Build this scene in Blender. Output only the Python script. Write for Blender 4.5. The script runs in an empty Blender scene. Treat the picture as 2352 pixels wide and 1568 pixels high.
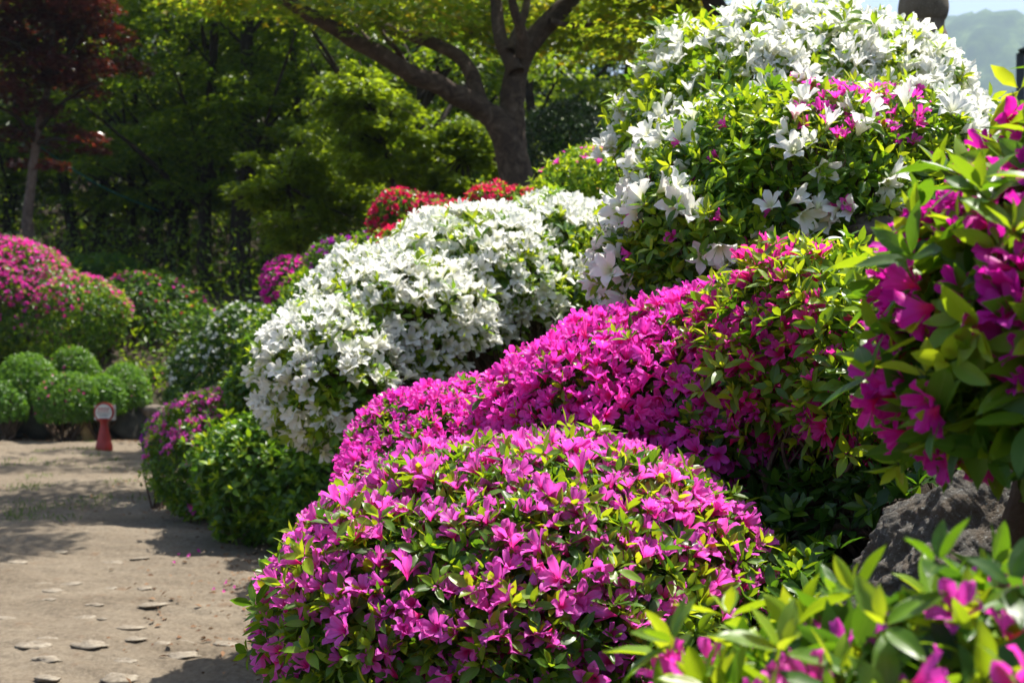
import bpy, math, numpy as np
from mathutils import Matrix, Vector

# ------------------------------------------------------------------ camera, sky, sun, exposure
SC = bpy.context.scene
COL = SC.collection
CAM_H = 1.4                       # eye height in metres
FPX = 2352 * 50.0 / 36.0          # focal length in pixels of a 2352 px wide picture
cam_d = bpy.data.cameras.new('camera')
cam = bpy.data.objects.new('camera', cam_d)
COL.objects.link(cam)
cam.location = (0, 0, CAM_H)
cam.rotation_euler = (math.radians(90), 0, 0)
cam_d.lens = 50.0
cam_d.sensor_width = 36.0
cam_d.clip_start = 0.05
cam_d.clip_end = 9000
cam_d.dof.use_dof = True
cam_d.dof.focus_distance = 2.9
cam_d.dof.aperture_fstop = 7.5
SC.camera = cam

SUN_EL = math.radians(65)
SUN_DIR = Vector((0.78, 0.62, 0)).normalized() * math.cos(SUN_EL) + Vector((0, 0, math.sin(SUN_EL)))
world = bpy.data.worlds.new('World')
SC.world = world
world.use_nodes = True
wn = world.node_tree
sky = wn.nodes.new('ShaderNodeTexSky')
sky.sky_type = 'NISHITA'
sky.sun_disc = False
sky.sun_elevation = SUN_EL
sky.sun_rotation = math.atan2(SUN_DIR.x, SUN_DIR.y)
sky.air_density = 1.0
sky.dust_density = 2.5
bg = wn.nodes['Background']
wn.links.new(sky.outputs[0], bg.inputs[0])
bg.inputs[1].default_value = 0.085
sun_d = bpy.data.lights.new('sun', 'SUN')
sun_d.energy = 5.0
sun_d.angle = math.radians(0.5)
sun_d.color = (1.0, 0.95, 0.86)
sun = bpy.data.objects.new('sun', sun_d)
COL.objects.link(sun)
sun.location = (8, 4, 14)
sun.rotation_euler = SUN_DIR.to_track_quat('Z', 'Y').to_euler()
vs = SC.view_settings
vs.view_transform = 'Standard'
vs.look = 'None'
vs.gamma = 1.0
vs.use_curve_mapping = False
vs.exposure = 1.15
SC.render.engine = 'CYCLES'
cy = SC.cycles
cy.use_denoising = True
cy.max_bounces = 7
cy.diffuse_bounces = 4
cy.glossy_bounces = 2
cy.transmission_bounces = 5
cy.volume_bounces = 0
cy.sample_clamp_indirect = 6.0
cy.caustics_reflective = False
cy.caustics_refractive = False

RNG = np.random.default_rng(11)
UP = np.array([0., 0., 1.])


def P(px, py, d):
    """a point d metres ahead on the ray through pixel (px, py) of the 2352 x 1568 picture"""
    return np.array([(px - 1176) * d / FPX, d, CAM_H - (py - 784) * d / FPX])


def unit(a):
    return a / np.maximum(np.linalg.norm(a, axis=-1, keepdims=True), 1e-9)


def wave_noise(p, freq, seed, n=7):
    """smooth noise in about -1..1 made from a few plane waves"""
    r = np.random.default_rng(seed)
    k = r.normal(size=(n, 3)) * freq
    ph = r.uniform(0, 6.283, n)
    return np.sin(p @ k.T + ph).sum(1) / math.sqrt(n) / 1.1


# ------------------------------------------------------------------ materials
def new_mat(name):
    m = bpy.data.materials.new(name)
    m.use_nodes = True
    nt = m.node_tree
    nt.nodes.clear()
    out = nt.nodes.new('ShaderNodeOutputMaterial')
    return m, nt, out


def N(nt, kind, **kw):
    n = nt.nodes.new(kind)
    for k, v in kw.items():
        setattr(n, k, v)
    return n


def ramp(nt, src, stops):
    r = N(nt, 'ShaderNodeValToRGB')
    el = r.color_ramp.elements
    while len(el) < len(stops):
        el.new(0.5)
    for e, (pos, c) in zip(el, stops):
        e.position = pos
        e.color = (c[0], c[1], c[2], 1)
    nt.links.new(src, r.inputs[0])
    return r.outputs[0]


def mixc(nt, fac, a, b, mode='MIX'):
    m = N(nt, 'ShaderNodeMix', data_type='RGBA', blend_type=mode)
    for sock, v in ((m.inputs[0], fac), (m.inputs[6], a), (m.inputs[7], b)):
        if hasattr(v, 'links'):
            nt.links.new(v, sock)
        elif isinstance(v, (int, float)):
            sock.default_value = v
        else:
            sock.default_value = (v[0], v[1], v[2], 1)
    return m.outputs[2]


def attr(nt, name):
    return N(nt, 'ShaderNodeAttribute', attribute_name=name).outputs['Fac']


def math_n(nt, op, a, b=0.0):
    m = N(nt, 'ShaderNodeMath', operation=op)
    for i, v in enumerate((a, b)):
        if hasattr(v, 'links'):
            nt.links.new(v, m.inputs[i])
        else:
            m.inputs[i].default_value = v
    return m.outputs[0]


def noise_n(nt, scale, detail=4, rough=0.55, coord='Object', dist=0.0):
    tc = N(nt, 'ShaderNodeTexCoord')
    n = N(nt, 'ShaderNodeTexNoise')
    n.inputs['Scale'].default_value = scale
    n.inputs['Detail'].default_value = detail
    n.inputs['Roughness'].default_value = rough
    n.inputs['Distortion'].default_value = dist
    nt.links.new(tc.outputs[coord], n.inputs['Vector'])
    return n.outputs['Fac']


def leafy(name, stops, trans_stops, trans=0.42, rough=0.38, spec=0.45):
    """leaf: reflecting surface plus light shining through; 'v' runs from old (0) to young (1)"""
    m, nt, out = new_mat(name)
    v = attr(nt, 'v')
    base = ramp(nt, v, stops)
    tcol = ramp(nt, v, trans_stops)
    rnd = N(nt, 'ShaderNodeObjectInfo').outputs['Random']
    hs = N(nt, 'ShaderNodeHueSaturation')
    nt.links.new(base, hs.inputs['Color'])
    nt.links.new(math_n(nt, 'ADD', math_n(nt, 'MULTIPLY', rnd, 0.36), 0.82), hs.inputs['Value'])
    # lighter midrib
    rib = math_n(nt, 'SUBTRACT', 1.0, math_n(nt, 'MULTIPLY', attr(nt, 'e'), 9.0))
    rib = math_n(nt, 'MAXIMUM', rib, 0.0)
    base2 = mixc(nt, math_n(nt, 'MULTIPLY', rib, 0.45), hs.outputs[0], (0.22, 0.30, 0.06))
    pr = N(nt, 'ShaderNodeBsdfPrincipled')
    nt.links.new(base2, pr.inputs['Base Color'])
    pr.inputs['Roughness'].default_value = rough
    pr.inputs['Specular IOR Level'].default_value = spec
    tr = N(nt, 'ShaderNodeBsdfTranslucent')
    nt.links.new(tcol, tr.inputs['Color'])
    mx = N(nt, 'ShaderNodeMixShader')
    mx.inputs[0].default_value = trans
    nt.links.new(pr.outputs[0], mx.inputs[1])
    nt.links.new(tr.outputs[0], mx.inputs[2])
    nt.links.new(mx.outputs[0], out.inputs[0])
    return m


def petal(name, rim, throat, stamen, tr_col, var=0.25, trans=0.4, stripe=None):
    m, nt, out = new_mat(name)
    t = attr(nt, 't')
    col = ramp(nt, t, [(0.0, throat), (0.16, throat), (0.40, rim), (0.72, rim), (0.78, stamen)])
    if stripe is not None:
        mid = math_n(nt, 'MAXIMUM', math_n(nt, 'SUBTRACT', 1.0, math_n(nt, 'MULTIPLY', attr(nt, 'e'), 4.0)), 0.0)
        keep = math_n(nt, 'LESS_THAN', t, 0.75)
        col = mixc(nt, math_n(nt, 'MULTIPLY', math_n(nt, 'MULTIPLY', mid, keep), 0.55), col, stripe)
    rnd = math_n(nt, 'ADD', N(nt, 'ShaderNodeObjectInfo').outputs['Random'], attr(nt, 'v'))
    rnd = math_n(nt, 'FRACT', rnd)
    hs = N(nt, 'ShaderNodeHueSaturation')
    nt.links.new(col, hs.inputs['Color'])
    nt.links.new(math_n(nt, 'ADD', math_n(nt, 'MULTIPLY', rnd, var), 1.0 - var * 0.6), hs.inputs['Value'])
    nt.links.new(math_n(nt, 'ADD', math_n(nt, 'MULTIPLY', rnd, 0.03), 0.487), hs.inputs['Hue'])
    pr = N(nt, 'ShaderNodeBsdfPrincipled')
    nt.links.new(hs.outputs[0], pr.inputs['Base Color'])
    pr.inputs['Roughness'].default_value = 0.5
    pr.inputs['Specular IOR Level'].default_value = 0.3
    tr = N(nt, 'ShaderNodeBsdfTranslucent')
    nt.links.new(mixc(nt, 0.5, hs.outputs[0], tr_col), tr.inputs['Color'])
    mx = N(nt, 'ShaderNodeMixShader')
    mx.inputs[0].default_value = trans
    nt.links.new(pr.outputs[0], mx.inputs[1])
    nt.links.new(tr.outputs[0], mx.inputs[2])
    nt.links.new(mx.outputs[0], out.inputs[0])
    return m


def rough_mat(name, stops, scale, bump=0.4, bscale=None, rough=0.9, dist=0.3, spec=0.25, coord='Object', speck=None):
    m, nt, out = new_mat(name)
    f = noise_n(nt, scale, 6, 0.6, coord, dist)
    col = ramp(nt, f, stops)
    if speck:
        f3 = noise_n(nt, speck[0], 3, 0.7, coord)
        col = mixc(nt, ramp(nt, f3, [(speck[1], (0, 0, 0)), (speck[1] + 0.08, (1, 1, 1))]), col, speck[2])
    pr = N(nt, 'ShaderNodeBsdfPrincipled')
    nt.links.new(col, pr.inputs['Base Color'])
    pr.inputs['Roughness'].default_value = rough
    pr.inputs['Specular IOR Level'].default_value = spec
    if bump:
        b = N(nt, 'ShaderNodeBump')
        b.inputs['Strength'].default_value = bump
        b.inputs['Distance'].default_value = 0.02
        nt.links.new(noise_n(nt, bscale or scale * 4, 8, 0.7, coord), b.inputs['Height'])
        nt.links.new(b.outputs[0], pr.inputs['Normal'])
    nt.links.new(pr.outputs[0], out.inputs[0])
    return m


MAT = {}
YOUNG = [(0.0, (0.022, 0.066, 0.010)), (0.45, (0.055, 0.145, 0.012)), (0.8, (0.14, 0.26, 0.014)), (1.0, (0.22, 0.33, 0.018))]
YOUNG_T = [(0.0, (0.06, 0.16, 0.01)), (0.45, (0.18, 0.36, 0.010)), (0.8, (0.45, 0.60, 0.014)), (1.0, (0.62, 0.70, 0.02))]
MAT['leaf'] = leafy('azalea_leaf', YOUNG, YOUNG_T)
MAT['clipped'] = leafy('clipped_leaf', [(0, (0.022, 0.075, 0.012)), (1, (0.10, 0.23, 0.02))],
                       [(0, (0.06, 0.17, 0.012)), (1, (0.25, 0.46, 0.02))])
MAT['wood_leaf'] = leafy('woodland_leaf', [(0, (0.026, 0.066, 0.006)), (1, (0.12, 0.20, 0.012))],
                         [(0, (0.10, 0.20, 0.006)), (1, (0.46, 0.58, 0.015))], trans=0.5, rough=0.42)
MAT['maple_leaf'] = leafy('maple_leaf', [(0, (0.06, 0.13, 0.014)), (0.8, (0.14, 0.20, 0.015)), (1, (0.22, 0.17, 0.015))],
                          [(0, (0.22, 0.40, 0.015)), (0.8, (0.52, 0.56, 0.02)), (1, (0.62, 0.46, 0.02))], trans=0.5, rough=0.5)
MAT['red_leaf'] = leafy('red_maple_leaf', [(0, (0.055, 0.018, 0.020)), (0.7, (0.12, 0.035, 0.035)), (1, (0.17, 0.05, 0.03))],
                        [(0, (0.10, 0.014, 0.010)), (0.7, (0.22, 0.035, 0.018)), (1, (0.34, 0.11, 0.015))], trans=0.4, rough=0.32, spec=0.9)
MAT['dark_leaf'] = leafy('evergreen_leaf', [(0, (0.010, 0.030, 0.008)), (1, (0.022, 0.060, 0.012))],
                         [(0, (0.02, 0.06, 0.006)), (1, (0.05, 0.12, 0.01))], trans=0.2)
STAMEN = (0.55, 0.02, 0.18)
MAT['orchid'] = petal('orchid_pink_petal', (0.84, 0.16, 0.66), (0.84, 0.016, 0.26), STAMEN, (0.97, 0.07, 0.62), stripe=(0.86, 0.05, 0.42), trans=0.5)
MAT['magenta'] = petal('magenta_petal', (0.86, 0.09, 0.62), (0.84, 0.010, 0.22), STAMEN, (0.98, 0.04, 0.56), stripe=(0.86, 0.025, 0.34), trans=0.5)
MAT['cerise'] = petal('cerise_petal', (0.74, 0.045, 0.40), (0.70, 0.008, 0.14), STAMEN, (0.95, 0.03, 0.36), stripe=(0.74, 0.012, 0.18), trans=0.5)
MAT['deep'] = petal('deep_magenta_petal', (0.72, 0.022, 0.47), (0.70, 0.005, 0.14), STAMEN, (0.92, 0.016, 0.48), stripe=(0.58, 0.008, 0.2), trans=0.42)
MAT['crimson'] = petal('crimson_petal', (0.60, 0.008, 0.10), (0.5, 0.004, 0.04), STAMEN, (0.8, 0.012, 0.12))
MAT['scarlet'] = petal('rose_red_petal', (0.72, 0.016, 0.10), (0.6, 0.006, 0.05), STAMEN, (0.9, 0.03, 0.12))
MAT['purple'] = petal('purple_petal', (0.36, 0.018, 0.40), (0.32, 0.004, 0.20), STAMEN, (0.5, 0.02, 0.5))
MAT['white'] = petal('white_petal', (0.86, 0.86, 0.82), (0.72, 0.74, 0.40), (0.74, 0.70, 0.45), (0.90, 0.89, 0.80), var=0.08, trans=0.42)
MAT['bark'] = rough_mat('bark', [(0.3, (0.035, 0.024, 0.017)), (0.55, (0.085, 0.058, 0.040)), (0.75, (0.15, 0.115, 0.085))], 9, 0.9, 40, coord='Object', dist=1.2)
MAT['dark_bark'] = rough_mat('dark_bark', [(0.3, (0.016, 0.012, 0.009)), (0.7, (0.05, 0.036, 0.026))], 6, 0.8, 30, dist=1.0)
MAT['pale_bark'] = rough_mat('pale_bark', [(0.3, (0.07, 0.05, 0.04)), (0.7, (0.19, 0.14, 0.11))], 8, 0.8, 30, dist=1.0)
MAT['twig'] = rough_mat('twig_bark', [(0.3, (0.05, 0.032, 0.022)), (0.7, (0.15, 0.10, 0.07))], 30, 0.3, 90)
MAT['rock'] = rough_mat('grey_rock', [(0.25, (0.035, 0.032, 0.028)), (0.5, (0.12, 0.11, 0.095)), (0.62, (0.11, 0.085, 0.06)), (0.8, (0.24, 0.23, 0.21))], 14, 1.0, 60, dist=0.8, speck=(130, 0.58, (0.26, 0.26, 0.24)))
MAT['brown_rock'] = rough_mat('brown_rock', [(0.3, (0.06, 0.05, 0.042)), (0.55, (0.17, 0.14, 0.115)), (0.8, (0.26, 0.23, 0.20))], 9, 0.9, 50, dist=0.8)
MAT['dark_rock'] = rough_mat('dark_rock', [(0.3, (0.02, 0.02, 0.018)), (0.7, (0.07, 0.068, 0.055))], 4, 0.8, 20)
MAT['ochre_rock'] = rough_mat('ochre_rock', [(0.3, (0.16, 0.10, 0.04)), (0.6, (0.34, 0.24, 0.11)), (0.8, (0.40, 0.36, 0.28))], 5, 0.6, 25)
MAT['statue'] = rough_mat('statue_stone', [(0.3, (0.09, 0.072, 0.052)), (0.55, (0.19, 0.155, 0.115)), (0.8, (0.27, 0.24, 0.19))], 6, 0.7, 60, speck=(120, 0.62, (0.34, 0.31, 0.26)))
MAT['flat_stone'] = rough_mat('path_stone', [(0.3, (0.14, 0.115, 0.085)), (0.55, (0.23, 0.195, 0.15)), (0.8, (0.33, 0.30, 0.24))], 1.9, 0.35, 6, dist=0.6)


def ground_mat():
    m, nt, out = new_mat('sandy_path')
    f1 = noise_n(nt, 1.1, 6, 0.62, dist=0.5)
    f2 = noise_n(nt, 38, 5, 0.7)
    col = ramp(nt, f1, [(0.30, (0.11, 0.083, 0.056)), (0.50, (0.18, 0.143, 0.102)), (0.72, (0.27, 0.225, 0.165))])
    col = mixc(nt, 0.45, col, ramp(nt, f2, [(0.3, (0.06, 0.046, 0.032)), (0.7, (0.29, 0.245, 0.185))]))
    f3 = noise_n(nt, 5.5, 4, 0.6)
    col = mixc(nt, ramp(nt, f3, [(0.60, (0, 0, 0)), (0.74, (0.45, 0.45, 0.45))]), col, (0.15, 0.075, 0.036))
    pr = N(nt, 'ShaderNodeBsdfPrincipled')
    nt.links.new(col, pr.inputs['Base Color'])
    pr.inputs['Roughness'].default_value = 0.95
    pr.inputs['Specular IOR Level'].default_value = 0.15
    b = N(nt, 'ShaderNodeBump')
    b.inputs['Strength'].default_value = 0.9
    b.inputs['Distance'].default_value = 0.02
    nt.links.new(math_n(nt, 'ADD', noise_n(nt, 28, 8, 0.75), math_n(nt, 'MULTIPLY', f3, 1.5)), b.inputs['Height'])
    nt.links.new(b.outputs[0], pr.inputs['Normal'])
    nt.links.new(pr.outputs[0], out.inputs[0])
    return m


MAT['path'] = ground_mat()
MAT['soil'] = rough_mat('leaf_litter_soil', [(0.3, (0.020, 0.014, 0.009)), (0.55, (0.045, 0.031, 0.020)), (0.75, (0.035, 0.04, 0.016))], 3, 0.8, 40)
MAT['litter'] = leafy('dry_leaf', [(0, (0.10, 0.045, 0.022)), (1, (0.30, 0.17, 0.09))], [(0, (0.12, 0.05, 0.02)), (1, (0.3, 0.16, 0.06))], trans=0.15, rough=0.8, spec=0.2)
MAT['grass'] = leafy('grass_blade', [(0, (0.05, 0.11, 0.015)), (1, (0.13, 0.20, 0.03))], [(0, (0.1, 0.22, 0.02)), (1, (0.3, 0.42, 0.04))], trans=0.35)


def plain(name, col, rough=0.5, spec=0.4):
    return rough_mat(name, [(0.3, tuple(c * 0.85 for c in col)), (0.7, tuple(min(1, c * 1.1) for c in col))], 14, 0.05, 120, rough, spec=spec)


# ------------------------------------------------------------------ mesh helpers
def make_mesh(name, verts, faces, attrs=None, mat=None, smooth=True):
    me = bpy.data.meshes.new(name)
    verts = np.ascontiguousarray(verts, dtype=np.float32)
    faces = np.ascontiguousarray(faces, dtype=np.int32)
    nf, k = faces.shape
    me.vertices.add(len(verts))
    me.vertices.foreach_set('co', verts.ravel())
    me.loops.add(nf * k)
    me.loops.foreach_set('vertex_index', faces.ravel())
    me.polygons.add(nf)
    me.polygons.foreach_set('loop_start', np.arange(0, nf * k, k, dtype=np.int32))
    me.polygons.foreach_set('use_smooth', np.full(nf, smooth))
    for an, av in (attrs or {}).items():
        a = me.attributes.new(an, 'FLOAT', 'POINT')
        a.data.foreach_set('value', np.ascontiguousarray(av, dtype=np.float32))
    me.update(calc_edges=True)
    if mat is not None:
        me.materials.append(mat)
    return me


def link(name, me, parent=None, loc=None):
    o = bpy.data.objects.new(name, me)
    COL.objects.link(o)
    if parent is not None:
        o.parent = parent
    if loc is not None:
        o.location = [float(v) for v in loc]
    return o


def tag(o, label, cat, group=None):
    o['label'] = label
    o['category'] = cat
    if group:
        o['group'] = group
    return o


def thing(name, loc, label, cat, group=None):
    return tag(link(name, None, None, loc), label, cat, group)


def structure(o):
    o['kind'] = 'structure'
    return o


def stuff(o):
    o['kind'] = 'stuff'
    return o


def scatter(tv, tf, tattr, pos, rot, scale, inst):
    """copies of one template (tv, tf) merged to arrays"""
    n, k = len(pos), len(tv)
    v = np.einsum('nij,kj->nki', rot, tv) * scale[:, None, None] + pos[:, None, :]
    f = (tf[None] + (np.arange(n) * k)[:, None, None]).reshape(-1, 3)
    at = {a: np.tile(x, n) for a, x in tattr.items()}
    for a, x in inst.items():
        at[a] = np.repeat(x, k)
    return v.reshape(-1, 3), f, at


def join_parts(parts):
    vs_, fs_, ats, off = [], [], {}, 0
    for v, f, a in parts:
        vs_.append(v)
        fs_.append(f + off)
        off += len(v)
        for k, x in a.items():
            ats.setdefault(k, []).append(x)
    return np.concatenate(vs_), np.concatenate(fs_), {k: np.concatenate(x) for k, x in ats.items()}


def frames(xdir, nrm):
    """rotation matrices whose columns are x (along), y, z (near nrm)"""
    x = unit(xdir)
    y = unit(np.cross(nrm, x))
    z = np.cross(x, y)
    return np.stack([x, y, z], axis=2)


def tubes(paths, sides=6, wobble=0.0, seed=1):
    """list of (points (n,3), radii (n,)) -> one tri mesh, ends closed to a point"""
    r = np.random.default_rng(seed)
    V, Fc, off = [], [], 0
    for pts, rad in paths:
        pts = np.asarray(pts, float)
        rad = np.asarray(rad, float)
        n = len(pts)
        tan = unit(np.gradient(pts, axis=0))
        ref = np.tile(np.array([0.31, 0.9, 0.27]), (n, 1))
        a = unit(np.cross(tan, ref))
        b = np.cross(tan, a)
        ang = np.arange(sides) * 2 * math.pi / sides
        w = 1 + wobble * r.normal(size=(n, sides))
        ring = pts[:, None] + (a[:, None] * np.cos(ang)[None, :, None] + b[:, None] * np.sin(ang)[None, :, None]) * (rad[:, None] * w)[..., None]
        V.append(ring.reshape(-1, 3))
        V.append(pts[[-1]] + tan[[-1]] * rad[-1])
        i = np.arange(n - 1)[:, None] * sides
        j = np.arange(sides)[None]
        j2 = (j + 1) % sides
        q0, q1, q2, q3 = i + j, i + j2, i + sides + j2, i + sides + j
        Fc.append(np.stack([q0, q1, q2], -1).reshape(-1, 3) + off)
        Fc.append(np.stack([q0, q2, q3], -1).reshape(-1, 3) + off)
        e = (n - 1) * sides
        Fc.append(np.stack([e + j[0], e + j2[0], np.full(sides, n * sides)], -1) + off)
        off += n * sides + 1
    return np.concatenate(V), np.concatenate(Fc)


def curve_pts(ctrl, n):
    """Catmull-Rom through control points"""
    c = np.asarray(ctrl, float)
    c = np.vstack([2 * c[0] - c[1], c, 2 * c[-1] - c[-2]])
    out = []
    m = len(c) - 3
    for t in np.linspace(0, m - 1e-6, n):
        i = int(t)
        u = t - i
        p0, p1, p2, p3 = c[i:i + 4]
        out.append(0.5 * (2 * p1 + (p2 - p0) * u + (2 * p0 - 5 * p1 + 4 * p2 - p3) * u * u + (3 * p1 - p0 - 3 * p2 + p3) * u ** 3))
    return np.array(out)


# ---- leaf and flower templates
def leaf_template(rows, across, width=0.19, droop=0.10, fold=0.05, tipw=1.0, seed=0):
    r = np.random.default_rng(seed)
    xs = np.linspace(0, 1, rows)
    V, E = [], []
    for x in xs:
        hw = width * (math.sin(math.pi * min(1, x ** 0.85 * 1.0)) ** 0.8 if 0 < x < 1 else 0.012)
        for c in np.linspace(-1, 1, across):
            z = -droop * x ** 2 + fold * abs(c) * math.sin(math.pi * x) + 0.03 * x
            z += r.normal() * 0.008
            V.append((x, c * hw, z))
            E.append(abs(c))
    Fc = []
    for i in range(rows - 1):
        for j in range(across - 1):
            a, b, c, d = i * across + j, i * across + j + 1, (i + 1) * across + j + 1, (i + 1) * across + j
            Fc += [(a, c, b), (a, d, c)]
    return np.array(V), np.array(Fc), np.array(E)


LEAF_HI = [leaf_template(8, 5, 0.20, d, f, seed=i) for i, (d, f) in enumerate(((0.05, 0.05), (0.22, 0.03), (-0.06, 0.08), (0.12, 0.09)))]
LEAF_MID = [leaf_template(4, 3, 0.20, d, f, seed=i) for i, (d, f) in enumerate(((0.05, 0.06), (0.22, 0.05), (-0.05, 0.09), (0.12, 0.1)))]
LEAF_LO = (np.array([(0, 0, 0), (0.5, 0.21, 0.06), (1, 0, -0.05), (0.5, -0.21, 0.06)]), np.array([(0, 2, 1), (0, 3, 2)]), np.array([0.3, 1, 0.3, 1.]))


def flower_template(seed, wide=1.0, opening=1.0, pointed=0.0, hi=False):
    """funnel-shaped azalea flower of radius 1 with five petals and a tuft of stamens, opening towards +z"""
    r = np.random.default_rng(seed)
    V = [(0, 0, -0.55)]
    T, E, Fc = [0.0], [0.5], []
    cols = np.array([-1, -0.5, 0, 0.5, 1]) if hi else np.array([-1, 0, 1.])
    rad = [0.16, 0.42, 0.66, 0.86, 0.97] if hi else [0.18, 0.56, 0.86]
    for k in range(5):
        a0 = 2 * math.pi * k / 5 + r.normal() * 0.10
        a = np.array([math.cos(a0), math.sin(a0), 0])
        b = np.array([-math.sin(a0), math.cos(a0), 0])
        ln = 1 + r.normal() * 0.07
        bend = r.normal() * 0.10
        start = len(V)
        for q in rad:
            lobe = np.interp(q, [0, 0.45, 0.62, 0.80, 0.90, 0.97], [0, 0.33, 0.36, 0.31, 0.22, 0.11]) * wide
            star = np.interp(q, [0, 0.30, 0.50, 0.70, 0.86, 0.97], [0, 0.21, 0.26, 0.23, 0.14, 0.05]) * wide * 1.1
            hw = max(lobe * (1 - pointed) + star * pointed, 0.1)
            z = np.interp(q, [0, 0.18, 0.42, 0.66, 0.86, 1.0], [-0.5, -0.16, 0.12, 0.33, 0.43, 0.42]) + (q ** 2) * (bend - 0.04)
            for c in cols:
                ripple = r.normal() * (0.085 if abs(c) > 0.6 else 0.03) * q
                rr = q * ln * (1 - 0.05 * c * c)
                p = a * rr + b * (c * hw) + np.array([0, 0, z + 0.10 * abs(c) * (0.9 - q) + ripple + 0.11 * (q > 0.5) * (abs(c) - 0.3)])
                V.append(p)
                T.append(min(q, 0.7))
                E.append(abs(c))
        V.append(a * ln * (1.0 + 0.06 * pointed) + np.array([0, 0, 0.40 + bend * 1.1 - 0.05]))
        T.append(0.7)
        E.append(0.6)
        m = len(cols)
        for j in range(m - 1):
            Fc.append((0, start + j, start + j + 1))
        for i in range(len(rad) - 1):
            for j in range(m - 1):
                q0 = start + i * m + j
                Fc += [(q0, q0 + m + 1, q0 + 1), (q0, q0 + m, q0 + m + 1)]
        e = start + (len(rad) - 1) * m
        for j in range(m - 1):
            Fc.append((e + j, len(V) - 1, e + j + 1))
    V = np.array([np.asarray(v, float) for v in V])
    if opening < 1:                                   # half-closed funnel
        rr = np.linalg.norm(V[:, :2], axis=1)
        V[:, :2] *= (opening + (1 - opening) * 0.25 * (1 - rr))[:, None]
        V[:, 2] += rr * (1 - opening) * 0.95
    st, se, sf = [], [], []
    for k in range(5):                                # stamens
        an = r.uniform(0, 6.28)
        tip = np.array([math.cos(an) * 0.22, math.sin(an) * 0.22 - 0.1, 0.78 + r.uniform(-0.1, 0.15)])
        sd = np.array([-math.sin(an), math.cos(an), 0]) * 0.014
        i0 = len(V) + len(st)
        st += [np.array([0, 0, -0.3]) - sd, np.array([0, 0, -0.3]) + sd, tip]
        sf.append((i0, i0 + 1, i0 + 2))
    V = np.vstack([V, np.array(st)])
    T = np.array(T + [1.0] * len(st))
    E = np.array(E + [1.0] * len(st))
    Fc = np.array(Fc + sf)
    return V, Fc, T, E


PINK_SETS = [(1, 0.92, 1.0), (2, 0.86, 1.0), (3, 0.95, 0.85), (4, 0.9, 0.62), (5, 0.92, 0.93)]
PINK = [flower_template(s, w, o, 0.3) for s, w, o in PINK_SETS]
PINK_HI = [flower_template(s, w, o, 0.3, hi=True) for s, w, o in PINK_SETS]
STAR_SETS = [(21, 1.05, 1.0), (22, 0.98, 0.95), (23, 1.08, 0.80), (24, 1.0, 0.6), (25, 1.0, 1.0)]
STAR = [flower_template(s, w, o, 0.72) for s, w, o in STAR_SETS]
STAR_HI = [flower_template(s, w, o, 0.72, hi=True) for s, w, o in STAR_SETS]

# ------------------------------------------------------------------ terrain
EY = np.array([-40, 0, 1, 2, 3, 4, 6, 8, 9.8, 11.5, 13, 15, 18, 19.5, 21, 60])
EX = np.array([0.35, 0.20, 0.10, -0.2, -0.5, -0.72, -0.85, -1.25, -1.55, -2.35, -3.0, -3.3, -3.6, -4.2, -5.0, -5.0])


def edge_x(y):
    return np.interp(y, EY, EX)


def bank_s(x, y):
    return np.maximum(x - edge_x(y), (y - 20.3) * 0.8)


def ground_z(x, y):
    x = np.asarray(x, float)
    y = np.asarray(y, float)
    s = np.maximum(bank_s(x, y), 0)
    hill = 22 * (1 - np.exp(-np.maximum(y - 37, 0) / 26)) * np.clip((9 - x) / 9, 0, 1) * np.clip((160 - y) / 60, 0, 1)
    return 2.6 * (1 - np.exp(-s / 2.4)) + hill


def grid_mesh(name, X, Y, Z, mat, attrs=None):
    ny, nx = X.shape
    V = np.stack([X, Y, Z], -1).reshape(-1, 3)
    i = np.arange(ny - 1)[:, None] * nx + np.arange(nx - 1)[None]
    Fq = np.stack([i, i + 1, i + nx + 1, i + nx], -1).reshape(-1, 4)
    return make_mesh(name, V, Fq, attrs, mat)


gx = np.concatenate([[-3000, -1500, -700, -300, -120, -60, -35, -22, -15, -11], np.linspace(-8.5, 5, 110), [7, 9, 12, 16, 25, 45, 90, 200, 500, 1200, 3000]])
gy = np.concatenate([[-3000, -1200, -400, -150, -60, -25, -10, -5], np.linspace(-2, 27, 190), [30, 34, 37, 39, 42, 46, 50, 56, 64, 75, 90, 105, 120, 140, 165, 250, 600, 1300, 3000]])
GX, GY = np.meshgrid(gx, gy)
GZ = ground_z(GX, GY)
inside = bank_s(GX, GY) < 0
nz = wave_noise(np.stack([GX, GY, 0 * GX], -1).reshape(-1, 3), 2.2, 3).reshape(GX.shape)
GZ = GZ + np.where(inside, -0.06, 0.05 * nz * np.clip(bank_s(GX, GY) * 2, 0, 1) - 0.01)
structure(link('ground', grid_mesh('ground', GX, GY, GZ, MAT['soil'])))

# sandy path with its own small relief
uy = np.concatenate([np.linspace(-6, 4, 30), np.linspace(4.05, 13, 250), np.linspace(13.1, 20.5, 80)])
ux = np.concatenate([np.linspace(-24, -6.2, 14), -6 * (1 - np.linspace(0, 1, 190) ** 0.8) + 0.28 * np.linspace(0, 1, 190)])
PU, PY = np.meshgrid(ux, uy)
PX = edge_x(PY) + PU
pp = np.stack([PX, PY, 0 * PX], -1).reshape(-1, 3)
relief = 0.016 * wave_noise(pp * [1, 1.6, 1], 2.6, 5) + 0.011 * wave_noise(pp * [1, 2.2, 1], 8, 6) + 0.006 * wave_noise(pp * [1, 1.5, 1], 23, 8) + 0.002 * np.abs(wave_noise(pp, 50, 9))
relief = relief.reshape(PX.shape)


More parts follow.
